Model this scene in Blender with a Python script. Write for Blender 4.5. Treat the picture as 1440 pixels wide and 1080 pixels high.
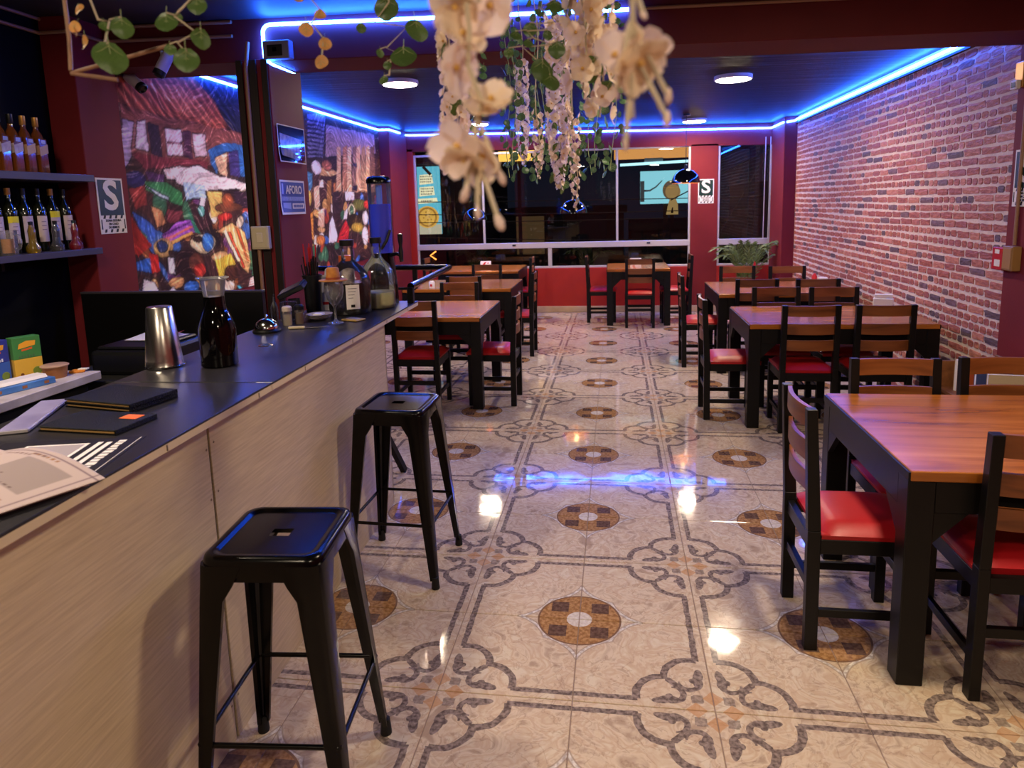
import bpy, bmesh, math, random
import numpy as np
from mathutils import Vector, Matrix
random.seed(7)
R = math.radians
for o in list(bpy.data.objects):
    bpy.data.objects.remove(o)
SC = bpy.context.scene
COL = SC.collection

# ------------------------------------------------------------------ camera, world, exposure
F, YAW, PITCH, ROLL = 976.449, -0.150146, 0.154821, -0.0282047
CAM = Vector((0.1456, -2.48363, 1.59487))
_f = Vector((math.sin(YAW)*math.cos(PITCH), math.cos(YAW)*math.cos(PITCH), -math.sin(PITCH)))
_r = Vector((math.cos(YAW), -math.sin(YAW), 0))
_u = _r.cross(_f)
_r2 = math.cos(ROLL)*_r + math.sin(ROLL)*_u
_u2 = -math.sin(ROLL)*_r + math.cos(ROLL)*_u
cd = bpy.data.cameras.new('camera')
cam = bpy.data.objects.new('camera', cd)
COL.objects.link(cam)
cam.matrix_world = Matrix(((_r2.x, _u2.x, -_f.x, CAM.x), (_r2.y, _u2.y, -_f.y, CAM.y), (_r2.z, _u2.z, -_f.z, CAM.z), (0, 0, 0, 1)))
cd.sensor_fit = 'HORIZONTAL'
cd.sensor_width = 36.0
cd.lens = F*36.0/1440.0
cd.shift_y = -99.377/1440.0
cd.clip_start = 0.05
cd.clip_end = 200
cd.dof.use_dof = True
cd.dof.focus_distance = 3.0
cd.dof.aperture_fstop = 5.0
SC.camera = cam
world = bpy.data.worlds.new('night')
SC.world = world
world.use_nodes = True
world.node_tree.nodes['Background'].inputs[0].default_value = (0.010, 0.012, 0.022, 1)
world.node_tree.nodes['Background'].inputs[1].default_value = 0.35
vs = SC.view_settings
vs.view_transform = 'Standard'
vs.look = 'None'
vs.exposure = 1.05
vs.gamma = 1.0
vs.use_curve_mapping = False
LAMP_WARM = (1.0, 0.80, 0.57)
LAMP_POWER = 110.0
LED_COL = (0.018, 0.115, 1.0)
LED_POWER = 78.0

# ------------------------------------------------------------------ node helpers
class X:
    """tiny expression wrapper over math nodes"""
    def __init__(s, nt, sock): s.nt, s.s = nt, sock
    def _op(s, op, *a):
        n = s.nt.nodes.new('ShaderNodeMath'); n.operation = op
        for i, v in enumerate((s,)+a):
            if isinstance(v, X): s.nt.links.new(v.s, n.inputs[i])
            else: n.inputs[i].default_value = v
        return X(s.nt, n.outputs[0])
    def __add__(s, o): return s._op('ADD', o)
    def __sub__(s, o): return s._op('SUBTRACT', o)
    def __mul__(s, o): return s._op('MULTIPLY', o)
    def __truediv__(s, o): return s._op('DIVIDE', o)
    def __lt__(s, o): return s._op('LESS_THAN', o)
    def __gt__(s, o): return s._op('GREATER_THAN', o)
    def abs(s): return s._op('ABSOLUTE')
    def max(s, o): return s._op('MAXIMUM', o)
    def min(s, o): return s._op('MINIMUM', o)
    def sqrt(s): return s._op('SQRT')
    def inv(s): return (s*-1.0)+1.0
def hyp(a, b): return (a*a+b*b).sqrt()

def col4(c): return (c[0], c[1], c[2], 1.0)
def srgb(r, g, b):
    f = lambda v: (v/255/12.92) if v/255 <= 0.04045 else ((v/255+0.055)/1.055)**2.4
    return (f(r), f(g), f(b))

MATS = {}
def mat(name, color=(.5, .5, .5), rough=.5, metal=0.0, noise=None, nscale=20, stretch=(1, 1, 1), bump=0.0, bscale=60, emit=None, estr=0.0,
        trans=0.0, ior=1.45, coat=0.0, spec=None, alpha=None, sheen=0.0, space='Object'):
    if name in MATS: return MATS[name]
    m = bpy.data.materials.new(name); m.use_nodes = True
    nt = m.node_tree; p = nt.nodes['Principled BSDF']
    p.inputs['Base Color'].default_value = col4(color)
    p.inputs['Roughness'].default_value = rough
    p.inputs['Metallic'].default_value = metal
    p.inputs['Transmission Weight'].default_value = trans
    p.inputs['IOR'].default_value = ior
    p.inputs['Coat Weight'].default_value = coat
    if spec is not None: p.inputs['Specular IOR Level'].default_value = spec
    if alpha is not None: p.inputs['Alpha'].default_value = alpha
    if emit is not None:
        p.inputs['Emission Color'].default_value = col4(emit); p.inputs['Emission Strength'].default_value = estr
    if noise is not None or bump:
        tc = nt.nodes.new('ShaderNodeTexCoord'); mp = nt.nodes.new('ShaderNodeMapping')
        mp.inputs['Scale'].default_value = stretch
        if space == 'World':
            gp = nt.nodes.new('ShaderNodeNewGeometry'); nt.links.new(gp.outputs['Position'], mp.inputs[0])
        else: nt.links.new(tc.outputs[space], mp.inputs[0])
    if noise is not None:
        nz = nt.nodes.new('ShaderNodeTexNoise'); nz.inputs['Scale'].default_value = nscale; nz.inputs['Detail'].default_value = 5
        nt.links.new(mp.outputs[0], nz.inputs['Vector'])
        cr = nt.nodes.new('ShaderNodeValToRGB')
        cr.color_ramp.elements[0].position = .32; cr.color_ramp.elements[1].position = .68
        cr.color_ramp.elements[0].color = col4(color); cr.color_ramp.elements[1].color = col4(noise)
        nt.links.new(nz.outputs[0], cr.inputs[0]); nt.links.new(cr.outputs[0], p.inputs['Base Color'])
    if bump:
        nb = nt.nodes.new('ShaderNodeTexNoise'); nb.inputs['Scale'].default_value = bscale; nb.inputs['Detail'].default_value = 3
        nt.links.new(mp.outputs[0], nb.inputs['Vector'])
        bp = nt.nodes.new('ShaderNodeBump'); bp.inputs['Strength'].default_value = bump; bp.inputs['Distance'].default_value = .01
        nt.links.new(nb.outputs[0], bp.inputs['Height']); nt.links.new(bp.outputs[0], p.inputs['Normal'])
    MATS[name] = m
    return m

def emat(name, color, s):
    if name in MATS: return MATS[name]
    m = bpy.data.materials.new(name); m.use_nodes = True; nt = m.node_tree
    nt.nodes.remove(nt.nodes['Principled BSDF'])
    e = nt.nodes.new('ShaderNodeEmission'); e.inputs[0].default_value = col4(color); e.inputs[1].default_value = s
    nt.links.new(e.outputs[0], nt.nodes['Material Output'].inputs[0])
    MATS[name] = m; return m

def glassmat(name, tint=(1, 1, 1), rough=0.0, refl=1.0):
    """thin glass: clear see-through pane with its mirror reflection (no refraction)"""
    if name in MATS: return MATS[name]
    m = bpy.data.materials.new(name); m.use_nodes = True; nt = m.node_tree
    nt.nodes.remove(nt.nodes['Principled BSDF'])
    t = nt.nodes.new('ShaderNodeBsdfTransparent'); t.inputs[0].default_value = col4(tint)
    g = nt.nodes.new('ShaderNodeBsdfGlossy'); g.inputs['Roughness'].default_value = rough; g.inputs[0].default_value = (refl, refl, refl, 1)
    fr = nt.nodes.new('ShaderNodeFresnel'); fr.inputs[0].default_value = 1.5
    mx = nt.nodes.new('ShaderNodeMixShader')
    nt.links.new(fr.outputs[0], mx.inputs[0]); nt.links.new(t.outputs[0], mx.inputs[1]); nt.links.new(g.outputs[0], mx.inputs[2])
    nt.links.new(mx.outputs[0], nt.nodes['Material Output'].inputs[0])
    MATS[name] = m; return m

def milkglass(name, tint, milk, rough=.05):
    """clear plastic: thin glass with a little white scatter"""
    if name in MATS: return MATS[name]
    m = glassmat(name, tint, rough); nt = m.node_tree
    out = nt.nodes['Material Output']; src = out.inputs[0].links[0].from_socket
    d = nt.nodes.new('ShaderNodeBsdfDiffuse'); d.inputs[0].default_value = (.8, .78, .8, 1)
    mx = nt.nodes.new('ShaderNodeMixShader'); mx.inputs[0].default_value = milk
    nt.links.new(src, mx.inputs[1]); nt.links.new(d.outputs[0], mx.inputs[2]); nt.links.new(mx.outputs[0], out.inputs[0])
    return m
def thinmat(name, c1, c2, nscale=30, tr=.4, rough=.5):
    """petal or leaf: diffuse sheet that lets light through"""
    if name in MATS: return MATS[name]
    m = mat(name, c1, rough, noise=c2, nscale=nscale); nt = m.node_tree; p = nt.nodes['Principled BSDF']
    t = nt.nodes.new('ShaderNodeBsdfTranslucent'); mx = nt.nodes.new('ShaderNodeMixShader'); mx.inputs[0].default_value = tr
    nt.links.new(p.inputs['Base Color'].links[0].from_socket, t.inputs[0])
    nt.links.new(p.outputs[0], mx.inputs[1]); nt.links.new(t.outputs[0], mx.inputs[2]); nt.links.new(mx.outputs[0], nt.nodes['Material Output'].inputs[0])
    return m
def attrmat(name, rough=.5, emit=0.0):
    """colour print stored on the mesh as a colour attribute"""
    if name in MATS: return MATS[name]
    m = bpy.data.materials.new(name); m.use_nodes = True; nt = m.node_tree; p = nt.nodes['Principled BSDF']
    a = nt.nodes.new('ShaderNodeAttribute'); a.attribute_name = 'print'
    nt.links.new(a.outputs['Color'], p.inputs['Base Color']); p.inputs['Roughness'].default_value = rough; p.inputs['Specular IOR Level'].default_value = .2
    if emit:
        nt.links.new(a.outputs['Color'], p.inputs['Emission Color']); p.inputs['Emission Strength'].default_value = emit
    MATS[name] = m; return m

# ------------------------------------------------------------------ mesh helpers
class B:
    def __init__(s): s.bm = bmesh.new(); s.mi = 0
    def _f(s, vs, mi=None):
        try:
            f = s.bm.faces.new(vs); f.material_index = s.mi if mi is None else mi; return f
        except ValueError: return None
    def box(s, x0, x1, y0, y1, z0, z1, M=None):
        c = [(x, y, z) for z in (z0, z1) for y in (y0, y1) for x in (x0, x1)]
        v = [s.bm.verts.new(M @ Vector(p) if M else p) for p in c]
        for q in ((0, 2, 3, 1), (4, 5, 7, 6), (0, 1, 5, 4), (2, 6, 7, 3), (0, 4, 6, 2), (1, 3, 7, 5)): s._f([v[i] for i in q])
        return s
    def hexa(s, pts):
        """8 points: bottom 4 then top 4, same winding"""
        v = [s.bm.verts.new(p) for p in pts]
        for q in ((0, 3, 2, 1), (4, 5, 6, 7), (0, 1, 5, 4), (1, 2, 6, 5), (2, 3, 7, 6), (3, 0, 4, 7)): s._f([v[i] for i in q])
        return s
    def bar(s, a, b, w, d, w2=None, d2=None, side=None):
        a, b = Vector(a), Vector(b); t = (b-a).normalized()
        sd = Vector(side) if side else (Vector((1, 0, 0)) if abs(t.x) < .9 else Vector((0, 1, 0)))
        e2 = t.cross(sd).normalized(); e1 = e2.cross(t)
        w2 = w if w2 is None else w2; d2 = d if d2 is None else d2
        P = []
        for c, ww, dd in ((a, w, d), (b, w2, d2)):
            P += [c-e1*ww/2-e2*dd/2, c+e1*ww/2-e2*dd/2, c+e1*ww/2+e2*dd/2, c-e1*ww/2+e2*dd/2]
        return s.hexa(P)
    def lathe(s, prof, n=24, c=(0, 0, 0), M=None, mis=None):
        rings = []
        c = Vector(c)
        for r, z in prof:
            if r < 1e-6:
                p = Vector((0, 0, z)); p = (M @ p if M else p)+c; rings.append([s.bm.verts.new(p)])
            else:
                rr = []
                for k in range(n):
                    p = Vector((r*math.cos(2*math.pi*k/n), r*math.sin(2*math.pi*k/n), z)); p = (M @ p if M else p)+c; rr.append(s.bm.verts.new(p))
                rings.append(rr)
        for i in range(len(rings)-1):
            a, b = rings[i], rings[i+1]; mi = None if mis is None else mis[i]
            if len(a) == 1 and len(b) == 1: continue
            for k in range(n):
                k2 = (k+1) % n
                if len(a) == 1: s._f([a[0], b[k2], b[k]][::-1] if False else [a[0], b[k], b[k2]][::-1], mi)
                elif len(b) == 1: s._f([a[k], a[k2], b[0]], mi)
                else: s._f([a[k], a[k2], b[k2], b[k]], mi)
        return s
    def tube(s, pts, r, n=8, cap=True, closed=False):
        pts = [Vector(p) for p in pts]; rs = r if isinstance(r, (list, tuple)) else [r]*len(pts)
        up = Vector((0, 0, 1)); rings = []; prev = None
        N = len(pts)
        for i, p in enumerate(pts):
            t = (pts[(i+1) % N]-pts[i-1]) if closed else (pts[min(i+1, N-1)]-pts[max(i-1, 0)])
            t.normalize()
            if prev is None:
                e1 = t.cross(up if abs(t.z) < .95 else Vector((1, 0, 0))).normalized()
            else:
                e1 = (prev-t*prev.dot(t)).normalized()
            prev = e1; e2 = t.cross(e1)
            rings.append([s.bm.verts.new(p+(e1*math.cos(2*math.pi*k/n)+e2*math.sin(2*math.pi*k/n))*rs[i]) for k in range(n)])
        for i in range(N-1 if not closed else N):
            a, b = rings[i], rings[(i+1) % N]
            for k in range(n): s._f([a[k], a[(k+1) % n], b[(k+1) % n], b[k]])
        if cap and not closed:
            s._f(rings[0][::-1]); s._f(rings[-1])
        return s
    def prism(s, poly, z0, z1, M=None):
        """polygon (x,y) extruded along z"""
        lo = [s.bm.verts.new(M @ Vector((x, y, z0)) if M else (x, y, z0)) for x, y in poly]
        hi = [s.bm.verts.new(M @ Vector((x, y, z1)) if M else (x, y, z1)) for x, y in poly]
        n = len(poly)
        s._f(lo[::-1]); s._f(hi)
        for i in range(n): s._f([lo[i], lo[(i+1) % n], hi[(i+1) % n], hi[i]])
        return s
    def grid(s, fn, nu, nv, thick=0.0):
        V = [[s.bm.verts.new(fn(i/nu, j/nv)) for j in range(nv+1)] for i in range(nu+1)]
        for i in range(nu):
            for j in range(nv): s._f([V[i][j], V[i+1][j], V[i+1][j+1], V[i][j+1]])
        return s
    def mesh(s, name, mats, bevel=0.0, seg=1, smooth=None, recalc=True, solid=0.0):
        bm = s.bm
        if bevel:
            bmesh.ops.remove_doubles(bm, verts=bm.verts, dist=1e-6)
            ed = [e for e in bm.edges if len(e.link_faces) == 2 and e.calc_face_angle(0) > .5]
            bmesh.ops.bevel(bm, geom=ed, offset=bevel, segments=seg, affect='EDGES', clamp_overlap=True, profile=.5)
        if recalc: bmesh.ops.recalc_face_normals(bm, faces=bm.faces)
        if solid:
            bmesh.ops.solidify(bm, geom=list(bm.faces), thickness=solid)
        me = bpy.data.meshes.new(name); bm.to_mesh(me); bm.free()
        for m in (mats if isinstance(mats, (list, tuple)) else [mats]): me.materials.append(m)
        if smooth is not None:
            me.shade_smooth()
            if smooth < 3.2: me.set_sharp_from_angle(angle=smooth)
        return me
    def obj(s, name, mats, parent=None, **k):
        return mk(name, s.mesh(name, mats, **k), parent)

def mk(name, data, parent=None, loc=None, rot=None, scale=None):
    o = bpy.data.objects.new(name, data); COL.objects.link(o)
    if parent is not None: o.parent = parent
    if loc is not None: o.location = loc
    if rot is not None: o.rotation_euler = rot
    if scale is not None: o.scale = scale if isinstance(scale, (tuple, list, Vector)) else (scale,)*3
    return o
def tag(o, label=None, cat=None, group=None, kind=None):
    if label: o['label'] = label
    if cat: o['category'] = cat
    if group: o['group'] = group
    if kind: o['kind'] = kind
    return o
def thing(name, label, cat, loc=(0, 0, 0), rz=0.0, group=None, rot=None):
    o = mk(name, None, None, loc, rot or (0, 0, rz)); o.empty_display_size = .05
    return tag(o, label, cat, group)
def struct(name, b, m, label=None, **k):
    o = b.obj(name, m, **k); o['kind'] = 'structure'
    if label: o['label'] = label
    return o
def copy_tree(o, parent=None):
    c = o.copy(); COL.objects.link(c)
    c.parent = parent
    for ch in list(o.children): copy_tree(ch, c)
    return c
FACE_PX = (R(90), 0, R(90))     # lettering on a face that looks to +X
FACE_NY = (R(90), 0, 0)         # ... to -Y (towards the camera)
FACE_NX = (R(90), 0, R(-90))    # ... to -X
def text(s, size, m, parent, loc, rot=(0, 0, 0), ext=.0006, align='CENTER', name='lettering', sx=1.0, bold=0.0):
    cu = bpy.data.curves.new('t', 'FONT'); cu.body = s; cu.size = size; cu.extrude = ext; cu.align_x = align; cu.align_y = 'CENTER'; cu.offset = bold
    cu.resolution_u = 3
    t = bpy.data.objects.new('t', cu); COL.objects.link(t)
    dg = bpy.context.evaluated_depsgraph_get()
    me = bpy.data.meshes.new_from_object(t.evaluated_get(dg))
    bpy.data.objects.remove(t); bpy.data.curves.remove(cu)
    me.materials.clear(); me.materials.append(m)
    return mk(name, me, parent, loc, rot, (sx, 1, 1))
def zt(x, z): return z+0.0187*(2.43-x)      # the ceiling hangs a little lower on the right

# ------------------------------------------------------------------ shared materials
BLACKP = mat('black_paint_wood', srgb(11, 10, 10), .42, noise=srgb(15, 13, 13), nscale=8, spec=.3)
BLACKM = mat('black_gloss_metal', srgb(3, 3, 4), .20, spec=.32)
BLACKPL = mat('black_plastic', srgb(16, 16, 18), .35)
BLACKMATTE = mat('black_matte', srgb(14, 13, 14), .7)
MAROON = mat('maroon_wall_paint', srgb(122, 36, 42), .68, noise=srgb(112, 32, 38), nscale=3, bump=.06, bscale=90, spec=.25)
MAROOND = mat('dark_maroon_paint', srgb(98, 33, 38), .65, noise=srgb(90, 30, 35), nscale=3, spec=.25)
REDW = mat('red_wall_paint', srgb(165, 38, 34), .45, noise=srgb(152, 33, 31), nscale=3)
WHITE = mat('white_paint', srgb(225, 222, 218), .5)
ALU = mat('aluminium_frame', srgb(205, 200, 205), .35, metal=.3)
CREAM = mat('cream_plastic', srgb(205, 190, 160), .5)
CHROME = mat('chrome', srgb(225, 222, 218), .12, metal=1)
STEEL = mat('brushed_steel', srgb(200, 195, 190), .24, metal=1, bump=.03, bscale=300, stretch=(1, 1, .02))
GLASS = milkglass('clear_glass', (.95, .96, .98), .07)
WINGLASS = glassmat('window_glass', (.80, .83, .86))
REDSEAT = mat('red_vinyl', srgb(172, 22, 30), .42, bump=.03, bscale=120)
PAPER = mat('white_paper', srgb(232, 226, 222), .7)
REDINK = mat('red_ink', srgb(200, 30, 35), .6)
BLACKINK = mat('black_ink', srgb(15, 15, 15), .6)
CONDUIT = mat('tan_conduit', srgb(150, 112, 88), .5)
LEDM = emat('blue_led', LED_COL, LED_POWER)
LAMPM = emat('warm_lamp_diffuser', LAMP_WARM, LAMP_POWER)

def wood(name, c1, c2, c3, axis=0, rough=.3, coat=.0, scale=1.0):
    if name in MATS: return MATS[name]
    m = bpy.data.materials.new(name); m.use_nodes = True; nt = m.node_tree; p = nt.nodes['Principled BSDF']
    tc = nt.nodes.new('ShaderNodeTexCoord'); mp = nt.nodes.new('ShaderNodeMapping')
    st = [14*scale]*3; st[axis] = 1.3*scale; mp.inputs['Scale'].default_value = st
    nt.links.new(tc.outputs['Object'], mp.inputs[0])
    oi = nt.nodes.new('ShaderNodeObjectInfo')
    va = nt.nodes.new('ShaderNodeVectorMath'); va.operation = 'ADD'
    sc = nt.nodes.new('ShaderNodeMath'); sc.operation = 'MULTIPLY'; sc.inputs[1].default_value = 37
    nt.links.new(oi.outputs['Random'], sc.inputs[0]); nt.links.new(mp.outputs[0], va.inputs[0]); nt.links.new(sc.outputs[0], va.inputs[1])
    nz = nt.nodes.new('ShaderNodeTexNoise'); nz.inputs['Scale'].default_value = 1.0; nz.inputs['Detail'].default_value = 7; nz.inputs['Distortion'].default_value = 1.1
    nt.links.new(va.outputs[0], nz.inputs['Vector'])
    cr = nt.nodes.new('ShaderNodeValToRGB'); e = cr.color_ramp.elements
    e[0].position = .28; e[0].color = col4(c1); e[1].position = .72; e[1].color = col4(c3)
    k = e.new(.5); k.color = col4(c2)
    nt.links.new(nz.outputs[0], cr.inputs[0]); nt.links.new(cr.outputs[0], p.inputs['Base Color'])
    p.inputs['Roughness'].default_value = rough; p.inputs['Coat Weight'].default_value = coat; p.inputs['Coat Roughness'].default_value = .15
    MATS[name] = m; return m
TOPWOOD = wood('varnished_table_wood', srgb(122, 64, 20), srgb(164, 96, 36), srgb(190, 120, 54), 0, .24, .2)
SLATWOOD = wood('chair_slat_wood', srgb(86, 45, 21), srgb(118, 66, 33), srgb(138, 82, 44), 0, .35)

# ================================================================== STRUCTURE
# ---- floor: glazed tiles with a printed scroll-and-medallion ornament
def tile_material():
    m = bpy.data.materials.new('printed_floor_tile'); m.use_nodes = True; nt = m.node_tree; p = nt.nodes['Principled BSDF']
    geo = nt.nodes.new('ShaderNodeNewGeometry'); sep = nt.nodes.new('ShaderNodeSeparateXYZ')
    nt.links.new(geo.outputs['Position'], sep.inputs[0])
    nz = nt.nodes.new('ShaderNodeTexNoise'); nz.inputs['Scale'].default_value = 26; nz.inputs['Detail'].default_value = 2
    nt.links.new(geo.outputs['Position'], nz.inputs['Vector'])
    jit = (X(nt, nz.outputs[0])-.5)*.02
    x = X(nt, sep.outputs[0])/.45; y = X(nt, sep.outputs[1])/.45
    kx = (x+1.0)._op('PINGPONG', 1.0); ky = (y+1.0)._op('PINGPONG', 1.0)
    s = kx.max(ky)+jit; t = kx.min(ky)+jit
    # scroll
    a1 = ((hyp(s-.33, t-.12)-.215).abs() < .029)*(t > .075)*((s > .33).max(t > .235))
    a2 = ((hyp(s-.288, t-.155)-.083).abs() < .022)*((s < .288).max(t < .09))*(t < .232)*(s < .31)
    ls = (s-.338)*.98-(t-.086)*.2; lt = (s-.338)*.2+(t-.086)*.98
    a3 = (hyp(ls/.098, lt/.036) < 1.0).max(hyp(s-.305, t-.125) < .026)
    a4 = ((t-.078).abs() < .024)*(s > .535)
    # diamond rosette in the middle of the scrolls
    d1 = ((s-.115).abs() < .038)*((t-.105).abs() < .036)
    a5 = ((s-t) < .036)*(s > .235)*(s < .325)
    dark = a1.max(a5).max(a2).max(a3).max(a4).max(d1*.75)
    orange_k = (((s-.125).abs()/.075)+(t/.075)) < 1.0
    # medallion
    mx = kx.inv(); my = ky.inv(); r = hyp(mx, my)
    disc = r < .345
    sq = ((mx-.175).abs() < .075)*((my-.175).abs() < .075)*disc
    hub = r < .108
    rim = ((r-.35).abs() < .008)
    M_ = mx.max(my); m_ = mx.min(my)
    starb = ((hyp(M_-.68, m_-.392)-.427).abs() < .022)*(M_ < .54)*(r > .36)
    star = ((hyp(M_-.68, m_-.392)-.427).abs() < .011)*(M_ < .53)*(r > .36)
    # marble ground
    n2 = nt.nodes.new('ShaderNodeTexNoise'); n2.inputs['Scale'].default_value = 9; n2.inputs['Detail'].default_value = 8; n2.inputs['Distortion'].default_value = 1.6
    nt.links.new(geo.outputs['Position'], n2.inputs['Vector'])
    cr = nt.nodes.new('ShaderNodeValToRGB'); e = cr.color_ramp.elements
    e[0].position = .33; e[0].color = col4(srgb(172, 150, 130)); e[1].position = .66; e[1].color = col4(srgb(208, 194, 172))
    k = e.new(.46); k.color = col4(srgb(206, 188, 165)); k = e.new(.53); k.color = col4(srgb(190, 166, 142))
    nt.links.new(n2.outputs[0], cr.inputs[0])
    n3 = nt.nodes.new('ShaderNodeTexNoise'); n3.inputs['Scale'].default_value = 70; n3.inputs['Detail'].default_value = 4
    nt.links.new(geo.outputs['Position'], n3.inputs['Vector'])
    def ramp(c1, c2):
        q = nt.nodes.new('ShaderNodeValToRGB'); q.color_ramp.elements[0].position = .38; q.color_ramp.elements[1].position = .64
        q.color_ramp.elements[0].color = col4(c1); q.color_ramp.elements[1].color = col4(c2)
        nt.links.new(n3.outputs[0], q.inputs[0]); return q.outputs[0]
    cur = cr.outputs[0]
    def over(cur, mask, c):
        mx_ = nt.nodes.new('ShaderNodeMix'); mx_.data_type = 'RGBA'
        nt.links.new(mask.s, mx_.inputs[0]); nt.links.new(cur, mx_.inputs[6])
        if isinstance(c, tuple): mx_.inputs[7].default_value = col4(c)
        else: nt.links.new(c, mx_.inputs[7])
        return mx_.outputs[2]
    n5 = nt.nodes.new('ShaderNodeTexNoise'); n5.inputs['Scale'].default_value = 7; n5.inputs['Detail'].default_value = 6; n5.inputs['Distortion'].default_value = 2.2
    nt.links.new(geo.outputs['Position'], n5.inputs['Vector'])
    vein = ((X(nt, n5.outputs[0])-.5).abs()*-60.0+1.0).max(0.0)
    cur = over(cur, vein*.42, srgb(128, 100, 84))
    cur = over(cur, dark*.9, ramp(srgb(74, 62, 64), srgb(146, 130, 124)))
    cur = over(cur, orange_k*.6, srgb(186, 132, 82))
    cur = over(cur, disc, ramp(srgb(138, 98, 62), srgb(176, 136, 94)))
    cur = over(cur, sq, ramp(srgb(84, 62, 54), srgb(110, 86, 74)))
    cur = over(cur, hub, ramp(srgb(190, 178, 168), srgb(212, 204, 194)))
    cur = over(cur, rim, srgb(120, 92, 74))
    cur = over(cur, starb*.55, srgb(140, 124, 116))
    cur = over(cur, star*.9, ramp(srgb(168, 158, 152), srgb(226, 220, 212)))
    nt.links.new(cur, p.inputs['Base Color'])
    p.inputs['Roughness'].default_value = .06
    p.inputs['Specular IOR Level'].default_value = .42
    n4 = nt.nodes.new('ShaderNodeTexNoise'); n4.inputs['Scale'].default_value = 5.5; n4.inputs['Detail'].default_value = 1
    nt.links.new(geo.outputs['Position'], n4.inputs['Vector'])
    b_ = nt.nodes.new('ShaderNodeBump'); b_.inputs['Strength'].default_value = .025; b_.inputs['Distance'].default_value = .05
    nt.links.new(n4.outputs[0], b_.inputs['Height']); nt.links.new(b_.outputs[0], p.inputs['Normal'])
    return m
TILE = tile_material()
GROUT = mat('tile_grout', srgb(150, 128, 112), .8)
floor = struct('floor', B().box(-3.4, 2.9, -5.4, 8.0, -.12, -.004), GROUT, 'glossy patterned tile floor of the dining room')
tb = B().box(-.2233, .2233, -.2233, .2233, -.006, 0)
tile_me = tb.mesh('tile', TILE, bevel=.0015)
for j in range(-6, 18):
    y = (j+.5)*.45
    if y > 7.75: continue
    for i in range(-7, 6):
        x = (i+.5)*.45
        if x > 2.6 or (y < 1.5 and x < -1.2): continue
        mk('tile', tile_me, floor, (x, y, 0))

# ---- walls
struct('wall_rear', B().box(-3.4, 2.9, -5.5, -5.4, 0, 2.9), MAROOND, 'maroon wall behind the viewer')
wr = B().box(2.43, 2.55, -5.4, 2.02, 0, 2.78)
struct('wall_right_near', wr, MAROON, 'maroon plastered wall beside the brick panels')
BARWALL = mat('black_bar_wall', srgb(7, 7, 8), .7, spec=.12)
struct('wall_left_bar', B().box(-3.32, -3.2, -5.4, 1.36, 0, 2.85), BARWALL, 'black wall behind the bottle shelves')
struct('wall_left', B().box(-3.22, -3.062, 1.71, 7.95, 0, 2.85), MAROON, 'maroon side wall behind the painted mural')
# column with the evacuation sign between bottle shelves and mural
struct('trim_1', B().box(-3.24, -3.0, 1.36, 1.71, 0, 2.80), MAROON, 'maroon column beside the bottle shelves', bevel=.004)
# pillar with conduits
struct('trim_2', B().box(-2.12, -1.91, 1.61, 2.05, 0, zt(-2, 2.42)), MAROON, 'maroon pillar between bar and dining room', bevel=.004)
DARKWOOD = mat('dark_brown_panel', srgb(38, 24, 22), .5, noise=srgb(28, 18, 18), nscale=4, stretch=(12, 12, .6))
pp = thing('pillar_panel', 'dark brown vertical board on the pillar with the light switch', 'panel', (-2.015, 1.608, 0))
B().box(-.10, -.06, -.012, 0, 0, 2.5).obj('board', DARKWOOD, pp, bevel=.002)
B().box(-.02, .03, -.012, 0, 0, 2.5).obj('board', DARKWOOD, pp, bevel=.002)
B().box(.06, .10, -.012, 0, 0, 2.5).obj('board', DARKWOOD, pp, bevel=.002)
# far corner pillars
struct('trim_3', B().box(-3.07, -2.91, 6.92, 7.72, 0, 2.80), MAROON, 'maroon corner pillar at the end of the mural', bevel=.004)
struct('trim_4', B().box(2.28, 2.46, 7.0, 7.72, 0, 2.70), MAROON, 'maroon corner pillar at the end of the brick wall', bevel=.004)

# ---- ceilings and the beam
CEIL = mat('dark_ceiling', srgb(12, 12, 15), .5, noise=srgb(5, 5, 7), nscale=2.5, stretch=(.25, 5, 1), bump=.5, bscale=3.0, spec=.22)
CEILN = mat('dark_ceiling_near', srgb(46, 43, 48), .55, bump=.1, bscale=6)
def slab(x0, x1, y0, y1, zlo, zhi):
    return B().hexa([(x0, y0, zt(x0, zlo)), (x1, y0, zt(x1, zlo)), (x1, y1, zt(x1, zlo)), (x0, y1, zt(x0, zlo)),
                     (x0, y0, zt(x0, zhi)), (x1, y0, zt(x1, zhi)), (x1, y1, zt(x1, zhi)), (x0, y1, zt(x0, zhi))])
struct('ceiling', slab(-3.4, 2.9, 2.0, 8.0, 2.60, 2.75), CEIL, 'dark ceiling of the dining room')
struct('ceiling_near', slab(-3.4, 2.9, -5.5, 1.7, 2.655, 2.78), CEILN, 'dark ceiling over the bar')
struct('trim_5', slab(-3.3, 2.9, 1.63, 2.02, 2.41, 2.74), MAROOND, 'maroon ceiling beam between bar and dining room', bevel=.004)

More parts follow.
